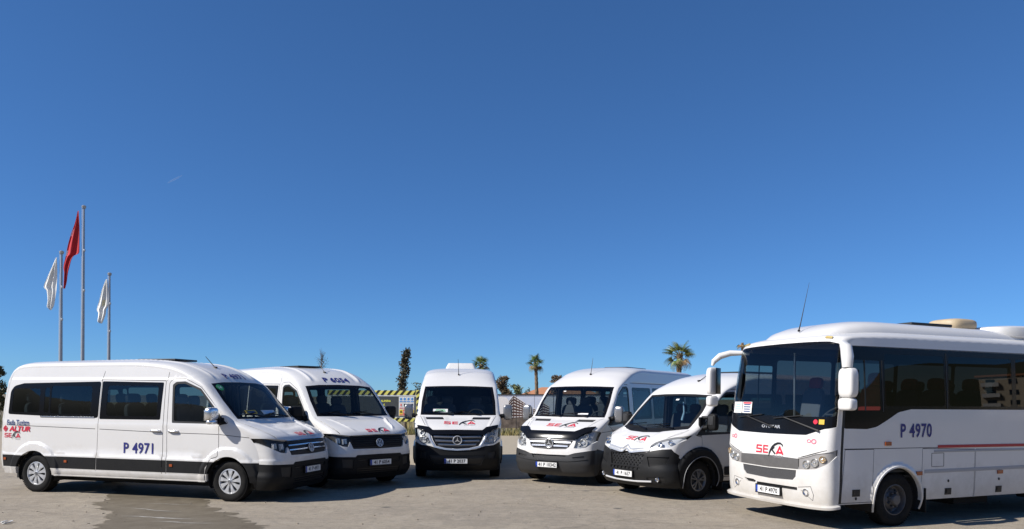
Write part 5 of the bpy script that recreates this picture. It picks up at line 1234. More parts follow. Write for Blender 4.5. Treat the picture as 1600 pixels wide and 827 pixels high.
    V, F = superbox((.98, 0, 1.22), (.55, 1.9, .62), 6, (40, 12)); MB().add(V, F, True).build('dashboard', 'dash_grey', root)
    steering(root, .62, .60, 1.62, .24, 55)
    add_seats(root, [(.15, .60)], .95, 'red_fabric', 'red_fabric'); add_seats(root, [(.2, -.55)], .90, 'seat_fabric', 'red_fabric')
    add_seats(root, [(x, y) for x in (-.9, -1.7, -2.5, -3.3, -4.1, -4.9) for y in (.80, .34, -.34, -.80)], .88, 'seat_fabric', 'red_fabric')
    for y in (-.72, -.60, -.50): 
        pass
    MB().tube([(.55, -.35, .82), (.55, -.35, 2.6)], .018, 8).build('grab_pole', 'satin_metal', root)
    add_wheels(root, 'b', [(0, -.98), (0, .98), (-3.9, -.98), (-3.9, .98)])
    MB().box((-2.6, 0, .42), (6.4, 1.15, .30)).box((-2.4, 0, .72), (6.6, 2.1, .04)).box((.95, 0, .52), (.55, 1.7, .3)).tube([(0, -.85, .38), (0, .85, .38)], .07, 8).tube([(-3.9, -.85, .38), (-3.9, .85, .38)], .09, 8).box((-2.1, .5, .25), (.8, .5, .12)).build('chassis', 'underbody', root)
    return root
mat('lamp_chrome', (.5, .5, .48), .22, metal=.7); mat('stripe_grey_metal', (.34, .325, .31), .4, metal=.3, coat=.2); mat('grille_dark', (.05, .05, .052), .5, noise=(50, .6, (.08, .08, .08)), bump=(300, .4)); mat('amber_lamp', (.70, .55, .35), .2, metal=.8); mat('marker_lamp', (.55, .42, .15), .25, coat=.5)
mat('pink_sticker', (.72, .18, .24), .5); mat('faded_lettering', (.66, .66, .64), .5)
bus = midibus(5.217, 11.871, -157.28)
# ---------------------------------------------------------------- ground
def ground_mat():
    m = bpy.data.materials.new('worn_concrete'); m.use_nodes = True; nt = m.node_tree; b = nt.nodes['Principled BSDF']; L = nt.links.new
    b.inputs['Roughness'].default_value = .92; b.inputs['Specular IOR Level'].default_value = .25
    g = nt.nodes.new('ShaderNodeNewGeometry')
    def noise(sc, det=6, rough=.6, stretch=None):
        n = nt.nodes.new('ShaderNodeTexNoise'); n.inputs['Scale'].default_value = sc; n.inputs['Detail'].default_value = det; n.inputs['Roughness'].default_value = rough
        if stretch:
            mp = nt.nodes.new('ShaderNodeMapping'); mp.inputs['Scale'].default_value = stretch; mp.inputs['Rotation'].default_value = (0, 0, .35); L(g.outputs['Position'], mp.inputs[0]); L(mp.outputs[0], n.inputs['Vector'])
        else: L(g.outputs['Position'], n.inputs['Vector'])
        return n
    def ramp(src, lo, hi):
        r = nt.nodes.new('ShaderNodeMapRange'); r.inputs[1].default_value = lo; r.inputs[2].default_value = hi; r.interpolation_type = 'SMOOTHSTEP'; L(src, r.inputs[0]); return r.outputs[0]
    def mix(f, a, b_, mode='MIX'):
        x = nt.nodes.new('ShaderNodeMix'); x.data_type = 'RGBA'; x.blend_type = mode
        if isinstance(f, float): x.inputs[0].default_value = f
        else: L(f, x.inputs[0])
        for s, v in ((6, a), (7, b_)):
            if isinstance(v, tuple): x.inputs[s].default_value = (*v, 1)
            else: L(v, x.inputs[s])
        return x.outputs[2]
    big = ramp(noise(.16).outputs['Fac'], .42, .58); c = mix(big, GA, GB)
    c = mix(ramp(noise(.9, 8, .7).outputs['Fac'], .46, .62), c, GC)
    c = mix(ramp(noise(3.2, 7, .8).outputs['Fac'], .47, .60), c, mix(.45, c, (.44, .38, .30)))
    c = mix(ramp(noise(7, 5, .75).outputs['Fac'], .50, .62), c, mix(.5, c, (.18, .16, .135)))
    c = mix(ramp(noise(1., 5, .6, (.25, 2.2, 1)).outputs['Fac'], .56, .72), c, GD)           # swept dust and tyre drag marks
    fine = noise(38, 4, .8); c = mix(ramp(fine.outputs['Fac'], .36, .66), mix(.5, c, (.20, .172, .135)), c)
    gr = noise(130, 2, .9); c = mix(ramp(gr.outputs['Fac'], .56, .70), c, (.42, .39, .34)); 
    sp = nt.nodes.new('ShaderNodeTexVoronoi'); sp.inputs['Scale'].default_value = .75; L(g.outputs['Position'], sp.inputs['Vector'])
    c = mix(ramp(sp.outputs['Distance'], .085, .02), c, (.12, .11, .095))                      # small oil spots
    sx = nt.nodes.new('ShaderNodeSeparateXYZ'); L(g.outputs['Position'], sx.inputs[0]); yy = nt.nodes.new('ShaderNodeMath'); yy.operation = 'MULTIPLY_ADD'; yy.inputs[1].default_value = 6; L(noise(.35, 4).outputs['Fac'], yy.inputs[0]); L(sx.outputs['Y'], yy.inputs[2])
    c = mix(ramp(yy.outputs[0], 19, 27), c, mix(.75, c, (.40, .34, .245)))                          # paler, tanner strip towards the hoardings
    L(c, b.inputs['Base Color'])
    bu = nt.nodes.new('ShaderNodeBump'); bu.inputs['Strength'].default_value = .8; bu.inputs['Distance'].default_value = .012; L(fine.outputs['Fac'], bu.inputs['Height'])
    b2 = nt.nodes.new('ShaderNodeBump'); b2.inputs['Strength'].default_value = .35; b2.inputs['Distance'].default_value = .05; L(noise(2.2, 4).outputs['Fac'], b2.inputs['Height']); L(bu.outputs[0], b2.inputs['Normal']); L(b2.outputs[0], b.inputs['Normal'])
    M['ground'] = m
GA, GB, GC, GD = (.34, .287, .215), (.28, .24, .185), (.375, .32, .24), (.225, .195, .155)
ground_mat()
mat('dry_soil', (.20, .16, .10), .95, noise=(.5, .7, (.12, .11, .06)), bump=(8, .5))
rng = random.Random(3)
def sheet(name, pts, z, m, kind='structure'):
    return tag(MB().add([(x, y, z) for x, y in pts], [tuple(range(len(pts)))]).build(name, m, fix=False), kind=kind)
sheet('terrain', [(-4000, -4000), (4000, -4000), (4000, 6000), (-4000, 6000)], -.012, 'dry_soil')
sheet('ground', [(-70, -60), (70, -60), (70, 36.4), (-70, 36.4)], 0, 'ground')
# damp stain running out from under the first minibus
def wet_mat():
    m = mat('damp_concrete', (.105, .083, .052), .70, noise=(3.4, .9, (.170, .142, .098)), bump=(60, .3)); b = m.node_tree.nodes['Principled BSDF']; return m
wet_mat()
L_ = [(-7.95, 15.0), (-7.6, 14.2), (-7.42, 13.5), (-7.2, 13.2), (-7.05, 12.9), (-7.1, 12.55), (-6.95, 12.3), (-6.75, 12.15), (-6.7, 11.95), (-6.35, 11.75), (-6.25, 11.5), (-6.1, 11.2), (-5.95, 10.9), (-5.9, 10.6), (-5.75, 10.2), (-5.6, 9.6), (-5.2, 8.8)]
R_ = [(-3.2, 8.8), (-3.15, 9.5), (-3.3, 9.9), (-3.55, 10.2), (-3.5, 10.5), (-3.85, 10.75), (-4.0, 11.1), (-4.3, 11.3), (-4.35, 11.6), (-4.75, 11.8), (-4.85, 12.1), (-5.1, 12.35), (-5.15, 12.7), (-5.35, 12.95), (-5.4, 13.3), (-5.5, 14.0), (-5.8, 15.2)]
def jag(P, amp):
    out = []
    for a, b in zip(P[:-1], P[1:]):
        for t in (0, .25, .5, .75): out.append((a[0] + (b[0] - a[0]) * t + rng.uniform(-amp, amp), a[1] + (b[1] - a[1]) * t + rng.uniform(-amp * .3, amp * .3)))
    return out + [P[-1]]
sheet('damp_stain', jag(L_, .10) + jag(R_, .13), .004, 'damp_concrete')
mat('painted_highlight', (.46, .44, .40), .6, noise=(6, .9, (.20, .18, .15)))  # wet highlights on the stain, painted as thin pale streaks
for (x0, y0, x1, y1, w) in ((-6.35, 12.05, -5.2, 11.65, .035), (-5.9, 11.2, -4.6, 10.95, .05), (-6.2, 12.5, -5.3, 12.45, .02), (-5.3, 10.75, -4.2, 10.62, .03)):
    P = []; n = 14
    for s in (1, -1):
        for i in (range(n + 1) if s == 1 else range(n, -1, -1)):
            t = i / n; P.append((x0 + (x1 - x0) * t, y0 + (y1 - y0) * t + s * w * rng.uniform(.15, 1) * math.sin(math.pi * min(max(t, .04), .96)) + .03 * math.sin(t * 7)))
    sheet('painted_highlight', P, .008, 'painted_highlight', 'stuff')

# hairline cracks in the concrete: thin dark strips
mat('crack', (.06, .052, .042), .95)
for (x, y, a, l) in ((-1.2, 12.3, .15, 2.6), (1.6, 11.2, -.25, 1.9), (-8.2, 11.6, .3, 1.4), (3.1, 13.6, .5, 1.3), (-.2, 14.6, -.1, 1.6), (.6, 10.4, .08, 1.7)):
    P = [(x, y)]; n = 26
    for i in range(n):
        a += rng.gauss(0, .28); a *= .93; P.append((P[-1][0] + math.cos(a) * l / n, P[-1][1] + math.sin(a) * l / n))
    up = [(p[0], p[1] + rng.uniform(.002, .006)) for p in P]; dn = [(p[0], p[1] - rng.uniform(.002, .006)) for p in P[::-1]]
    sheet('crack', dn[::-1] + up[::-1], .004, 'crack', 'stuff')
# ---------------------------------------------------------------- things behind the vehicles
def at(px, py, Y):
    u, v = px - 800, py - 621.8; a = u * math.cos(_r) + v * math.sin(_r); b = -u * math.sin(_r) + v * math.cos(_r)
    return Vector((a / 1156 * Y, Y, 1.841 - b / 1156 * Y))
# flags on their poles
def flagpole(px, ytop, Y, label):
    b = at(px, 600, Y); t = at(px, ytop, Y); e = empty('flagpole', (b.x, Y, 0), 0, label, 'flagpole', 'three flagpoles behind the first minibus')
    h = t.z; MB().tube([(0, 0, 0), (0, 0, h * .45), (0, 0, h - .12)], [.095, .08, .055], 16).build('pole', 'galvanised', e)
    MB().lathe([(0, h - .14), (.10, h - .13), (.11, h - .05), (.12, h - .02), (.07, h + .03), (.0, h + .05)], 18, axis='z').build('finial', 'galvanised', e)
    MB().box((0, 0, .03), (.45, .45, .06), None, .01).build('base_plate', 'galvanised', e)
    mb = MB()
    for z in (h * .62, h * .80): mb.box((.07, -.05, z), (.10, .06, .12), None, .01)
    mb.build('cleat', 'galvanised', e); MB().tube([(-.085, -.03, h - .15), (-.09, -.03, h * .5), (-.085, -.03, 1.3)], .008, 5).build('halyard', 'paper', e)
    return e
def flag(rows, ox, oy, sc, Y, m, label, folds, marks=None, amp=.09):
    V, F = [], []; n = 26; rows = [(oy + y / sc, ox + a / sc, ox + b / sc) for y, a, b in rows]
    ys = np.linspace(rows[0][0], rows[-1][0], 44); A = pchip([r[0] for r in rows], [r[1] for r in rows])(ys); B = pchip([r[0] for r in rows], [r[2] for r in rows])(ys)
    for i, y in enumerate(ys):
        for j in range(n + 1):
            t = j / n; px = A[i] + (B[i] - A[i]) * (t ** .9); p = at(px, y, Y)
            d = amp * (1 - t * .85) * math.sin(folds * t * math.pi * 2 + i * .035) * min(1, (B[i] - A[i]) / 8) + .012 * math.sin(i * .22 + t * 5)
            V.append((p.x - .085, Y - .06 + d, p.z + .02 * math.sin(t * 14)))
    for i in range(len(ys) - 1):
        for j in range(n): F.append((i * (n + 1) + j, i * (n + 1) + j + 1, (i + 1) * (n + 1) + j + 1, (i + 1) * (n + 1) + j))
    me = MB().add(V, F, True).mesh('flag', False); o = link('flag', me, m); sol = o.modifiers.new('thickness', 'SOLIDIFY'); sol.thickness = .006
    tag(o, label, 'flag', 'flags hanging limp from the poles')
    if marks:
        for nm, mm, cells in marks:
            mv, mf = [], []
            for (i0, i1, j0, j1) in cells:
                for i in range(i0, i1):
                    for j in range(j0, j1):
                        q = [Vector(V[k]) + Vector((0, -.012, 0)) for k in (i * (n + 1) + j, i * (n + 1) + j + 1, (i + 1) * (n + 1) + j + 1, (i + 1) * (n + 1) + j)]
                        mv += q; k = len(mv) - 4; mf.append((k, k + 1, k + 2, k + 3))
            MB().add(mv, mf, True).build(nm, mm, o, fix=False)
    return o
mat('cream_print', (.80, .74, .50), .85)
mat('flag_red', (.50, .012, .02), .8, noise=(3, .5, (.38, .008, .015))); mat('flag_white', (.86, .86, .82), .85, noise=(3, .4, (.78, .77, .72)))
for n_ in ('flag_red', 'flag_white'):
    M[n_].node_tree.nodes['Principled BSDF'].inputs['Sheen Weight'].default_value = .1
flagpole(94.7, 393, 38, 'middle height grey flagpole with a limp white flag, leftmost of three')
flagpole(129, 322, 40, 'tallest grey flagpole, with the red flag')
flagpole(170, 427, 44, 'shortest grey flagpole, rightmost of the three, with a white flag')
flag([(305, 121, 126), (350, 100, 127), (400, 77, 127), (440, 62, 126), (455, 74, 125), (500, 78, 118), (530, 76, 112), (545, 92, 100)], 50, 300, 2.954, 38, 'flag_white', 'limp white flag hanging on the leftmost pole', 2.4, [('faded_print', 'logo_grey', [(10, 16, 15, 17), (17, 20, 16, 18)])])
flag([(90, 221, 226), (140, 208, 229), (190, 190, 230), (240, 175, 230), (285, 165, 230), (300, 162, 202), (350, 151, 184), (380, 155, 176), (420, 155, 170), (447, 156, 163)], 50, 300, 2.954, 40, 'flag_red', 'red flag with a white emblem, folded on the tallest pole', 1.7, [('white_emblem', 'flag_white', [(10, 14, 1, 3), (22, 25, 0, 2)])])
flag([(405, 350, 356), (450, 331, 360), (500, 318, 362), (525, 310, 362), (545, 305, 352), (560, 311, 350), (600, 308, 336), (607, 324, 333)], 50, 300, 2.954, 44, 'flag_white', 'limp white flag with a faint yellow print on the shortest pole', 2.0, [('faded_print', 'cream_print', [(20, 26, 10, 18)])])
# faint contrail high in the sky
cm = bpy.data.materials.new('contrail'); cm.use_nodes = True; nt = cm.node_tree; nt.nodes.clear(); tr_ = nt.nodes.new('ShaderNodeBsdfTransparent'); df = nt.nodes.new('ShaderNodeBsdfDiffuse'); df.inputs[0].default_value = (.9, .9, .92, 1); mx = nt.nodes.new('ShaderNodeMixShader'); mx.inputs[0].default_value = .07; om = nt.nodes.new('ShaderNodeOutputMaterial'); nt.links.new(tr_.outputs[0], mx.inputs[1]); nt.links.new(df.outputs[0], mx.inputs[2]); nt.links.new(mx.outputs[0], om.inputs[0]); M['contrail'] = cm
a_, b_ = at(262, 286, 5000), at(285, 274, 5000); tag(MB().tube([a_, a_.lerp(b_, .3), a_.lerp(b_, .7), b_], [2, 6, 5, 1], 8).build('contrail', 'contrail'), 'short faint white vapour trail high in the blue sky', 'contrail')
# ---- site hoarding with hazard stripes
mat('hoarding_dark', (.055, .062, .062), .5, noise=(3, .4, (.08, .088, .085))); mat('hazard_yellow', (.78, .72, .16), .5); mat('hazard_black', (.02, .02, .018), .5); mat('board_white', (.75, .76, .74), .5)
mat('sign_blue', (.10, .30, .62), .5); mat('sign_red', (.75, .16, .13), .5); mat('sign_yellow', (.85, .62, .06), .5); mat('rust_post', (.22, .09, .06), .7, noise=(6, .5, (.12, .06, .05))); mat('letter_yellow', (.85, .84, .12), .5)
YH = 37.
def bp(px, py): p = at(px, py, YH); return (p.x, p.z)
def rectm(mb, x0, y0, x1, y1, h0, h1):
    a = bp(x0, y0); b = bp(x1, y1); mb.box(((a[0] + b[0]) / 2, YH - (h0 + h1) / 2, (a[1] + b[1]) / 2), (abs(b[0] - a[0]), h1 - h0, abs(a[1] - b[1]))); return mb
X0 = 512
hb = empty('site_hoarding', (at(590, 660, YH).x, YH, 0), 0, 'dark safety board with yellow and black striped border behind the second minibus', 'hoarding')
ox = hb.location.copy()
def part(mb, name, m, parent=None):
    mb.v = [(x - ox.x, y - ox.y, z) for x, y, z in mb.v]; o = mb.build(name, m, hb if parent is None else parent); return o
part(rectm(MB(), X0, 609.6, 655.6, 659.2, 0, .05), 'backing_board', 'board_white')
part(rectm(MB(), X0 + 6, 618.7, 649.8, 651.4, .05, .06), 'dark_panel', 'hoarding_dark')
def stripes(x0, x1, y0, y1, vert=False):
    mb = rectm(MB(), x0, y0, x1, y1, .05, .058); part(mb, 'border_strip', 'hazard_yellow')
    p = 10.0; h = y1 - y0
    if not vert:
        x = x0 - h
        while x < x1:
            q = [(x, y1), (x + p * .45, y1), (x + p * .45 + h * .85, y0), (x + h * .85, y0)]; q = [(min(max(a, x0), x1), b) for a, b in q]
            if max(a for a, b in q) - min(a for a, b in q) > 1: P = [bp(a, b) for a, b in q]; m_ = MB(); m_.prism([(a, b) for a, b in P], .058, .062, (Vector((0, YH, 0)), Vector((1, 0, 0)), Vector((0, 0, 1)), Vector((0, -1, 0)))); part(m_, 'hazard_stripe', 'hazard_black')
            x += p
    else:
        w = x1 - x0; y = y0
        while y < y1 - 4:
            q = [(x0, y + w * .8), (x1, y), (x1, y + 4.2), (x0, y + 4.2 + w * .8)]; q = [(a, min(b, y1)) for a, b in q]; P = [bp(a, b) for a, b in q]; m_ = MB(); m_.prism(P, .058, .062, (Vector((0, YH, 0)), Vector((1, 0, 0)), Vector((0, 0, 1)), Vector((0, -1, 0)))); part(m_, 'hazard_stripe', 'hazard_black'); y += 9
stripes(X0, 650.2, 609.8, 617.4); stripes(X0, 650.2, 652.4, 659.0); stripes(650.8, 655.4, 609.8, 659., True)
chart = part(rectm(MB(), 623.6, 620, 647.4, 650.2, .06, .066), 'notice_board', 'board_white')
for r_, (y0, y1) in enumerate(((620.6, 629.0), (629.8, 639.2), (640.0, 649.6))):
    for c_ in range(4):
        x0 = 624.2 + c_ * 5.85; m_ = [('board_white', 'sign_blue'), ('board_white', 'sign_red'), ('sign_yellow', 'sign_red')][r_]
        cell = part(rectm(MB(), x0, y0, x0 + 5.3, y1, .066, .070), 'notice_cell', m_[0] if not (r_ == 2 and c_ in (1, 2)) else 'sign_red', chart)
        mb = MB(); cx, cz = bp(x0 + 2.65, y0 + 3.2)
        if r_ == 0: V, F = superbox((cx, YH - .07, cz), (.125, .012, .15), 2, (16, 6)); mb.add(V, F); part(mb, 'notice_symbol', 'sign_blue', chart)
        elif r_ == 1: mb.box((cx, YH - .073, cz), (.06 + .02 * (c_ % 2), .008, .13)); part(mb, 'notice_symbol', 'hazard_black' if c_ else 'sign_red', chart)
        else: mb.prism([(-.06, -.05), (.06, -.05), (0, .07)], 0, .008, (Vector((cx, YH - .07, cz)), Vector((1, 0, 0)), Vector((0, 0, 1)), Vector((0, -1, 0)))); part(mb, 'notice_symbol', 'hazard_black' if c_ in (0, 3) else 'board_white', chart)
        mb = rectm(MB(), x0 + .4, y1 - 2.2, x0 + 4.9, y1 - .5, .070, .073); part(mb, 'notice_caption', 'sign_blue' if r_ == 0 else 'sign_red', chart)
for s_, xr, yc, h_ in (('R ALANINA', 611.0, 626.6, 3.3), ('K', 602.0, 632.4, 3.2), ('IB', 606.4, 638.2, 3.5)):
    V, F = text2d(s_, h_ / 31.24, .03, .80); mxx = max(v[0] for v in V); p = bp(xr, yc); mb = MB().add([(p[0] + x - mxx, YH - .064, p[1] + y) for x, y in V], F); mb.v = [(x - ox.x, y - ox.y, z) for x, y, z in mb.v]; mb.build('board_lettering', 'letter_yellow', hb, fix=False)
for px in (520, 560, 600, 650): part(MB().box((at(px, 650, YH).x, YH + .06, 1.0), (.08, .08, 2.1)), 'post', 'rust_post')
# reddish fence posts in the gap beside it
for px, h in ((658.5, 2.15), (661.5, 1.95), (776, 2.0)):
    p = at(px, 650, 37.4); tag(MB().box((p.x, 37.4, h / 2), (.11, .11, h), None, .01).build('fence_post', 'rust_post'), {658.5: 'taller rusty post beside the striped board', 661.5: 'shorter rusty post beside the striped board', 776: 'rusty post at the left end of the printed hoarding'}[px], 'post')
# ---- printed hoarding
mat('print_sky', (.56, .60, .72), .5, noise=(.5, .9, (.80, .82, .86))); mat('print_brown', (.12, .06, .045), .55, noise=(3, .6, (.08, .045, .035))); mat('print_brown_dark', (.06, .035, .03), .55); mat('print_pale', (.82, .78, .74), .55); mat('print_green', (.085, .062, .045), .6, noise=(3, 1., (.26, .20, .15))); mat('rail_dark', (.04, .035, .03), .6)
YP = 37.2
ph = empty('printed_hoarding', (at(880, 660, YP).x, YP, 0), 0, 'printed hoarding showing pale sky and brown apartment blocks, between the middle minibuses', 'hoarding'); po = ph.location.copy()
def pq(mb, pts, h0, h1):
    P = [at(a, b, YP) for a, b in pts]; mb.prism([(p.x - po.x, p.z) for p in P], h0, h1, (Vector((0, 0, 0)), Vector((1, 0, 0)), Vector((0, 0, 1)), Vector((0, -1, 0)))); return mb
XP0, XP1 = 777, 1010; w_ = (XP1 - XP0) / 4
for i in range(4):
    a = XP0 + i * w_; b = a + w_ - .5; pn = pq(MB(), [(a, 669), (b, 669), (b, 617.6), (a, 617.6)], 0, .04).build('print_panel', 'print_sky', ph)
    pq(MB(), [(a, 669), (b, 669), (b, 652), (a, 653)], .04, .044).build('printed_ground', 'print_green', pn)
    if i == 0: pq(MB(), [(a + 1, 648), (a + 9, 650), (a + 17, 641), (a + 21, 631), (a + 15, 622), (a + 7, 619.5), (a + 1, 621)], .04, .0425).build('printed_cloud', 'print_pale', pn)
    for xx in (a + w_ * .5,): pq(MB(), [(xx, 669), (xx + .35, 669), (xx + .35, 617.6), (xx, 617.6)], .044, .052).build('panel_joint', 'rail_dark', pn)
def block(x0, yt0, xc, yt1, x1, yt2, yb, rows, colm):
    b_ = pq(MB(), [(x0, yb), (xc, yb + 1), (xc, yt1), (x0, yt0)], .044, .047).build('printed_block', 'print_brown_dark', ph); pq(MB(), [(xc, yb + 1), (x1, yb - 1), (x1, yt2), (xc, yt1)], .044, .047).build('printed_block', 'print_brown', ph)
    mb = MB()
    for r in range(rows):
        f = (r + .5) / rows; ya, yb_, yc = yt0 + (yb - yt0) * f, yt1 + (yb + 1 - yt1) * f, yt2 + (yb - 1 - yt2) * f
        for c in range(colm):
            g0, g1 = (c + .12) / colm, (c + .82) / colm; xa, xb = xc + (x1 - xc) * g0, xc + (x1 - xc) * g1; y0_, y1_ = yb_ + (yc - yb_) * g0, yb_ + (yc - yb_) * g1; pq(mb, [(xa, y0_ + .9), (xb, y1_ + .9), (xb, y1_ - .3), (xa, y0_ - .3)], .047, .049)
        for c in range(2):
            g0, g1 = (c + .15) / 2, (c + .8) / 2; xa, xb = x0 + (xc - x0) * g0, x0 + (xc - x0) * g1; y0_, y1_ = ya + (yb_ - ya) * g0, ya + (yb_ - ya) * g1; pq(mb, [(xa, y0_ + .7), (xb, y1_ + .7), (xb, y1_ - .3), (xa, y0_ - .3)], .047, .049)
    mb.build('printed_balconies', 'print_pale', b_)['kind'] = 'stuff'
    pq(MB(), [(x0 - .4, yt0 - .2), (xc, yt1 - .2), (x1 + .5, yt2 - .2), (x1 + .5, yt2 - 1.3), (xc, yt1 - 1.5), (x0 - .4, yt0 - 1.3)], .047, .050).build('printed_eaves', 'print_pale', b_)
block(795, 628, 802.5, 619, 820.5, 631, 653, 7, 4); block(821.5, 634, 825, 633, 831.5, 638, 652, 6, 3); block(832.5, 640, 835, 639, 838.5, 642, 651, 4, 2)
block(843, 636, 848, 630, 858, 636, 652, 5, 3); block(905, 632, 915, 622, 940, 631, 653, 8, 5)
pq(MB(), [(817, 666), (822, 669), (840, 658), (843, 653), (836, 655)], .046, .049).build('printed_road', 'print_pale', ph)
pq(MB(), [(XP0, 617.6), (XP1, 617.6), (XP1, 616), (XP0, 616)], -.03, .07).build('top_rail', 'rail_dark', ph)
for i in range(9): x = XP0 + 1 + i * (XP1 - XP0 - 2) / 8; pq(MB(), [(x - .8, 680), (x + .8, 680), (x + .8, 617), (x - .8, 617)], -.12, -.02).build('post', 'rust_post', ph)
pq(MB(), [(XP0, 680), (XP1, 680), (XP1, 669.2), (XP0, 669.2)], -.02, .01).build('plinth', 'hoarding_concrete', ph) if 0 else None
# ---- vegetation
mat('leaf_olive', (.075, .085, .030), .6, noise=(2, .9, (.11, .09, .04))); mat('leaf_brown', (.16, .10, .055), .7, noise=(1.5, .9, (.08, .07, .03))); mat('leaf_pale', (.20, .22, .085), .7, noise=(1, .8, (.12, .14, .06))); mat('leaf_bronze', (.055, .055, .028), .5, noise=(3, .95, (.15, .12, .07)))
mat('bark', (.12, .09, .065), .9, noise=(8, .6, (.07, .055, .04)), bump=(20, .8)); mat('palm_green', (.12, .19, .05), .5, noise=(1, .8, (.20, .25, .08))); mat('palm_light', (.24, .26, .08), .55, noise=(1, .8, (.14, .18, .05))); mat('palm_dead', (.36, .24, .11), .8, noise=(4, .8, (.22, .14, .07))); mat('palm_bark', (.22, .15, .09), .9, noise=(7, .7, (.10, .07, .045)), bump=(12, 1.))
mat('dry_grass', (.30, .24, .10), .9, noise=(.7, .9, (.13, .15, .045))); mat('weed_green', (.10, .12, .035), .8, noise=(.8, .8, (.20, .17, .07)))
for n_ in ('leaf_olive', 'leaf_brown', 'leaf_pale', 'leaf_bronze', 'palm_green', 'palm_light', 'dry_grass', 'weed_green'):
    b = M[n_].node_tree.nodes['Principled BSDF']; b.inputs['Subsurface Weight'].default_value = 0.
def leaf(mb, p, d, s, w=.5):
    d = Vector(d).normalized(); a = d.cross(Vector((rng.uniform(-1, 1), rng.uniform(-1, 1), rng.uniform(-1, 1)))).normalized() * s * w * .5; n = d.cross(a).normalized() * s * .12
    k = len(mb.v); mb.v += [tuple(p), tuple(p + d * s * .45 + a + n), tuple(p + d * s), tuple(p + d * s * .45 - a + n)]; mb.f.append((k, k + 1, k + 2, k + 3)); mb.sm.append(False)
def rv(): return Vector((rng.gauss(0, 1), rng.gauss(0, 1), rng.gauss(0, 1))).normalized()
def shrub(px, py0, py1, wpx, Y, m, label, name='shrub', n=900, ls=.13, clumps=14, stem=True, cat='tree', group=None):
    t = at(px, py0, Y); b = at(px, py1, Y); H = t.z; W = wpx / 1156 * Y; e = empty(name, (t.x, Y, 0), 0, label, cat, group)
    mb = MB(); z0 = max(.3, b.z - .4); cl = [(Vector((rng.uniform(-.5, .5) * W * (1 if z < H * .8 else .6), rng.uniform(-.4, .4) * W, z)), rng.uniform(.18, .34) * W) for z in [z0 + (H - z0) * (i + .5) / clumps * 1.0 for i in range(clumps)]]
    for i in range(n):
        c, r = rng.choice(cl); p = c + rv() * r * rng.uniform(.4, 1.05); p.z = min(p.z, H); leaf(mb, p, rv() + Vector((0, 0, .4)), ls * rng.uniform(.7, 1.3))
    mb.build('crown', m, e, fix=False); tb = MB().tube([(0, 0, 0), (.04, 0, H * .4), (0, .03, H * .85)], [.09, .06, .02], 7)
    for c, r in cl[::2]: tb.tube([(0, 0, max(.2, c.z - .8)), c * 1.0], [.025, .008], 5)
    tb.build('trunk', 'bark', e); return e
def columnar(px, py0, py1, Y, label):
    e = empty('young_tree', (at(px, 600, Y).x, Y, 0), 0, label, 'tree'); mb = MB(); x0 = e.location.x; tb = MB(); top = at(px, py0, Y).z; pts = []
    prof = [(py0, 637, 4.5), (556, 635, 8), (563, 632.5, 6), (570, 632, 8.5), (577, 634, 9.5), (583, 632, 8.5), (590, 629, 8.5), (597, 628, 9), (604, 629.5, 8), (612, 629, 8)]
    A = pchip([q[0] for q in prof], [q[1] for q in prof]); Wd = pchip([q[0] for q in prof], [q[2] for q in prof])
    for i in range(1500):
        y = rng.uniform(py0, 613); c = at(float(A(y)), y, Y); r = float(Wd(y)) / 1156 * Y; p = Vector((c.x - x0, 0, c.z)) + rv() * r * rng.uniform(.2, 1.); leaf(mb, p, rv() + Vector((0, 0, .3)), rng.uniform(.09, .19), .6)
    mb.build('crown', 'leaf_bronze', e, fix=False)
    tb.tube([(0, 0, 0), (0, 0, 1.6)] + [(at(float(A(y)), y, Y).x - x0, 0, at(float(A(y)), y, Y).z) for y in (606, 590, 575, 558)], [.09, .08, .07, .06, .045, .02], 8)
    for i in range(40): y = rng.uniform(552, 612); c = at(float(A(y)), y, Y); tb.tube([(c.x - x0, 0, c.z), Vector((c.x - x0, 0, c.z)) + (rv() + Vector((0, 0, .5))) * .28], [.012, .004], 4)
    tb.build('trunk', 'bark', e)
def frond_mesh(n=17, L=.62, pet=.5, m='palm_green', droop=.25):
    mb = MB(); mb.tube([(0, 0, 0), (pet * .5, 0, .02), (pet, 0, 0)], [.018, .013, .008], 5)
    for i in range(n):
        a = R(-95 + 190 * i / (n - 1)); l = L * (1 - .25 * abs(math.sin(a)) ** 2); d = Vector((math.cos(a), math.sin(a), 0)); s = Vector((-math.sin(a), math.cos(a), 0)); O = Vector((pet, 0, 0)); w = .022
        P = [O, O + d * l * .4 + Vector((0, 0, .03)), O + d * l * .75 + Vector((0, 0, -.02)), O + d * l + Vector((0, 0, -droop * l * rng.uniform(.5, 1.3)))]; ws = [.006, w, w * .7, .003]; V = []
        for p, q in zip(P, ws): V += [p + s * q + Vector((0, 0, .012)), p, p - s * q + Vector((0, 0, .012))]
        F = []
        for j in range(3): F += [(j * 3, j * 3 + 1, j * 3 + 4, j * 3 + 3), (j * 3 + 1, j * 3 + 2, j * 3 + 5, j * 3 + 4)]
        mb.add(V, F, False)
    me = mb.mesh('frond', False); me.materials.append(M[m]); return me
FR = [frond_mesh(m='palm_green'), frond_mesh(m='palm_light', droop=.15), frond_mesh(m='palm_green', droop=.5), frond_mesh(m='palm_dead', droop=.6)]
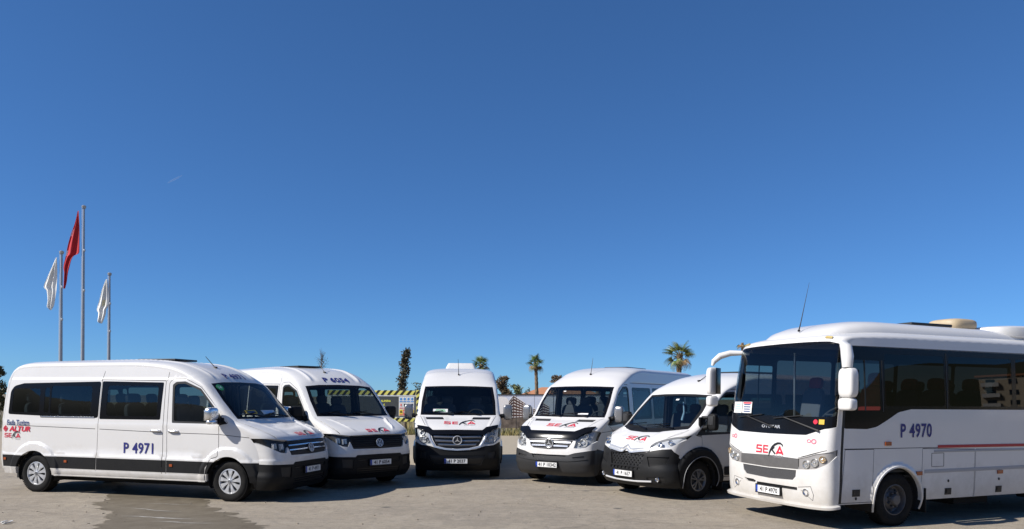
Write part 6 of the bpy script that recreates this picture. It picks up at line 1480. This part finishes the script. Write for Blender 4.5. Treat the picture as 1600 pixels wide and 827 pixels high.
def palm(px, pyt, pyb, Y, crown_px, label, n=26, tr=.17, seed=1, lean=0., light=.4, old=4):
    q = random.Random(seed); c = at(px, pyt, Y); e = empty('palm_tree', (c.x - lean, Y, 0), 0, label, 'palm', 'fan palms behind the hoardings'); H = c.z; s = crown_px / 1156 * Y / 2.0; tb = MB(); n_ = 26; V = []; F = []
    for i in range(n_ + 1):
        z = H * i / n_; r = tr * (1.25 - .35 * i / n_) * (1 + .12 * (i % 2)); r *= 1.25 if i > n_ - 4 else 1
        for k in range(12): a = 2 * math.pi * k / 12 + (i % 2) * .26; V.append((lean * (i / n_) ** 1.5 + r * math.cos(a) * q.uniform(.92, 1.1), r * math.sin(a) * q.uniform(.92, 1.1), z))
    for i in range(n_):
        for k in range(12): F.append((i * 12 + k, i * 12 + (k + 1) % 12, (i + 1) * 12 + (k + 1) % 12, (i + 1) * 12 + k))
    tb.add(V, F); tr_ = tb.build('trunk', 'palm_bark', e); sb = MB()
    for i in range(22):                       # cut leaf bases under the crown
        a = q.uniform(0, 6.28); z = H - q.uniform(.05, .9) * s * .9; d = Vector((math.cos(a), math.sin(a), .7)); sb.tube([Vector((lean, 0, z)) + d * tr * .6, Vector((lean, 0, z)) + d * tr * 1.6], [.045 * s, .02 * s], 5)
    sb.build('leaf_stubs', 'palm_dead', e)['kind'] = 'stuff'
    for i in range(n):
        a = q.uniform(0, 6.28); el = q.uniform(-15, 82) if i > old else q.uniform(-55, -25); me = FR[3] if i < old * .6 else (FR[1] if q.random() < light else q.choice(FR[:3:2]))
        o = bpy.data.objects.new('frond', me); col.objects.link(o); o.parent = e; o.location = (lean, 0, H - .12 * s); k = s * q.uniform(.72, .98); o.scale = (k, k, k); o.rotation_euler = (q.uniform(-.7, .7), -R(el), a)
palm(837, 567, 614, 58, 33, 'small fan palm with a slim bare trunk above the printed hoarding', 24, .125, 3, -.15, .25)
palm(752, 569, 614, 60, 35, 'small fan palm half hidden by the rooftop unit of the middle minibus', 24, .13, 5)
palm(1062, 553, 600, 44, 54, 'largest fan palm with bright green fronds behind the fifth minibus', 27, .14, 8, .1, .75, 6)
palm(1160, 536, 600, 50, 22, 'withered brown palm peeking out beside the big bus mirror', 12, .07, 11, 0, 0, 12)
palm(935, 586, 614, 62, 32, 'low fan palm whose crown just shows above the fourth minibus', 18, .2, 15)
columnar(634, 548, 612, 42, 'narrow young tree with bronze leaves above the striped board')
GRP = 'bushes behind the hoardings'
shrub(786, 590, 612, 22, 46, 'leaf_brown', 'round reddish brown bush right of the middle minibus', n=1300, ls=.15, group=GRP)
shrub(807, 603, 614, 17, 48, 'leaf_pale', 'pale green bush above the printed hoarding', n=700, ls=.14, clumps=8, group=GRP)
shrub(824, 607, 614, 10, 50, 'leaf_olive', 'small twiggy bush left of the slim palm', n=130, ls=.12, clumps=6, group=GRP)
shrub(869, 589, 612, 20, 46, 'leaf_brown', 'brown bush behind the left edge of the fourth minibus', n=1100, ls=.15, group=GRP)
shrub(655, 600, 612, 26, 50, 'leaf_olive', 'thin bush between the striped board and the middle minibus', n=260, ls=.12, clumps=9, group=GRP)
shrub(-3, 573, 630, 17, 40, 'leaf_olive', 'green tree showing at the far left behind the first minibus', 'tree', n=1500, ls=.16, clumps=16)
shrub(-28, 560, 630, 50, 46, 'leaf_olive', 'wide green tree just off the left edge', 'tree', n=1500, ls=.18, clumps=18) if 0 else None
# bare twiggy sapling above the second minibus
e = empty('bare_sapling', (at(503, 570, 40).x, 40, 0), 0, 'bare twiggy sapling standing up behind the second minibus', 'tree'); tb = MB(); H = at(503, 546, 40).z
tb.tube([(0, 0, 0), (.02, 0, H * .6), (-.02, 0, H * .82), (-.10, 0, H)], [.045, .03, .018, .004], 6)
for i in range(46):
    z = H * rng.uniform(.70, .93); d = Vector((rng.gauss(0, .7), rng.gauss(0, .5), 1.3)).normalized(); l = rng.uniform(.18, .55) * (1.1 - (z / H - .7)); tb.tube([Vector((0, 0, z)), Vector((0, 0, z)) + d * l * .5 + Vector((rng.uniform(-.04, .04), 0, 0)), Vector((0, 0, z)) + d * l], [.009, .006, .003], 4)
tb.build('trunk', 'bark', e); lb = MB()
for i in range(120): z = H * rng.uniform(.74, .90); leaf(lb, Vector((rng.gauss(0, .14), rng.gauss(0, .14), z)), rv(), .07)
lb.build('leaves', 'leaf_bronze', e, fix=False)['kind'] = 'stuff'
# far house whose tiled roof shows over the hoarding
mat('roof_tile', (.50, .22, .10), .8, noise=(2, .6, (.38, .18, .10))); mat('render_wall', (.62, .52, .38), .85, noise=(.6, .5, (.52, .44, .33))); mat('window_dark', (.03, .04, .05), .15); mat('balcony_white', (.70, .68, .64), .7)
c = at(856, 612, 120); he = empty('house', (c.x + 2, 120, 0), 0, 'distant house with orange tiled roof just above the printed hoarding', 'house')
MB().box((0, 0, 1.2), (12, 8, 2.4)).build('wall', 'render_wall', he); MB().add([(-6.5, -4.5, 2.4), (6.5, -4.5, 2.4), (6.5, 4.5, 2.4), (-6.5, 4.5, 2.4), (-3, 0, 3.6), (3, 0, 3.6)], [(0, 1, 5, 4), (1, 2, 5), (2, 3, 4, 5), (3, 0, 4), (3, 2, 1, 0)]).build('roof', 'roof_tile', he)
# weeds along the foot of the hoardings
def tufts(name, m, xs, y0, y1, n, h, label):
    mb = MB()
    for i in range(n):
        x = rng.uniform(*xs); y = rng.uniform(y0, y1); hh = h * rng.uniform(.3, 1.1) * (.6 + .5 * math.sin(x * 1.7 + 1) ** 2); k = len(mb.v); dx, dy = rng.gauss(0, .12) * hh, rng.gauss(0, .12) * hh; w = rng.uniform(.012, .03); a = rng.uniform(0, 3.14)
        mb.v += [(x - w * math.cos(a), y - w * math.sin(a), 0), (x + w * math.cos(a), y + w * math.sin(a), 0), (x + dx, y + dy, hh)]; mb.f.append((k, k + 1, k + 2)); mb.sm.append(False)
    return tag(mb.build(name, m, fix=False), kind='stuff')
tufts('dry_grass', 'dry_grass', (-9.5, 9), 35.9, 37.5, 5200, .34, ''); tufts('weeds', 'weed_green', (-9.5, 9), 36.0, 37.6, 2600, .30, '')
tufts('dry_grass', 'dry_grass', (-34, 34), 38, 60, 9000, .8, '')
# scrap of litter and small stones on the concrete
mb = MB(); p = Vector((-7.0, 10.9, 0)); p = at(6, 818, 1); p = Vector((0, 0, 1.841)) + (p - Vector((0, 0, 1.841))) * (1.841 / (1.841 - p.z))
for i in range(5): a = rng.uniform(0, 6.28); q = p + Vector((rng.uniform(-.07, .07), rng.uniform(-.08, .08), .012)); mb.prism([(.05 * math.cos(t + a), .03 * math.sin(t + a)) for t in (0, 1.4, 2.9, 4.3)], 0, .01, (q, Vector((1, 0, .3)).normalized(), Vector((0, 1, rng.uniform(-.3, .3))).normalized(), Vector((0, 0, 1))))
tag(mb.build('litter', 'paper'), 'crumpled white scrap on the concrete at the left edge', 'litter')
mb = MB()
for i in range(420):
    x = rng.uniform(-9, 9); y = rng.uniform(9.4, 20); r = rng.uniform(.004, .014); mb.box((x, y, r * .4), (r * 2, r * 1.5, r), Matrix.Rotation(rng.uniform(0, 3), 3, 'Z'))
tag(mb.build('gravel', 'ground'), kind='stuff')
# ---------------------------------------------------------------- apartment blocks behind the camera and added hills, mirrored in the glass
def apartments(x, y, rz, w, floors, label, d=12):
    e = empty('apartment_building', (x, y, 0), rz, label, 'building', 'apartment blocks across the road'); H = floors * 3.0
    MB().box((0, 0, H / 2), (w, d, H)).build('wall', 'render_wall', e); MB().box((0, 0, H + .25), (w + 1.2, d + 1.2, .5)).build('roof', 'roof_tile', e); n = int(w / 3.4)
    wm = MB().box((0, 0, 0), (1.5, .12, 1.4)).mesh('window'); wm.materials.append(M['window_dark']); bm_ = MB().box((0, 0, -.55), (2.9, 1.3, .16)).box((0, .6, 0), (2.9, .08, 1.0)).box((1.42, 0, 0), (.08, 1.3, 1.0)).box((-1.42, 0, 0), (.08, 1.3, 1.0)).mesh('balcony'); bm_.materials.append(M['balcony_white'])
    for f in range(floors):
        for i in range(n):
            xx = -w / 2 + (i + .5) * w / n
            link('window', wm, None, e, (xx, d / 2 + .03, f * 3 + 1.6))
            if i % 3 != 1 and f: link('balcony', bm_, None, e, (xx, d / 2 + .68, f * 3 + .9))
    return e
apartments(168, -11, R(85), 22, 5, 'tan apartment block with white balconies, nearest the road'); apartments(150, 42, R(100), 22, 4, 'smaller tan apartment block beside the first'); apartments(-70, -75, R(-42), 40, 5, 'long tan apartment block behind the photographer'); apartments(20, -110, R(-4), 44, 5, 'wide tan apartment block facing the parking area')
V, F = [], []; n = 120  # unseen hills, added and raised so the glass reflects dark green, not sky
for i in range(n + 1):
    a = R(-205 + 230 * i / n); r = 340; h = 44 + 9 * math.sin(i * .31) + 6 * math.sin(i * .83 + 1)
    for rr, hh in ((r, 0), (r + 60, h * .7), (r + 150, h * 1.25), (r + 400, h * 1.3)): V.append((rr * math.cos(a), rr * math.sin(a), hh - .5))
for i in range(n):
    for j in range(3): F.append((i * 4 + j, i * 4 + j + 1, (i + 1) * 4 + j + 1, (i + 1) * 4 + j))
mat('unseen_hill', (.055, .07, .032), .95, noise=(.02, .8, (.11, .10, .06)), bump=(.2, .8)); tag(MB().add(V, F, True).build('unseen_hills', 'unseen_hill'), kind='structure')
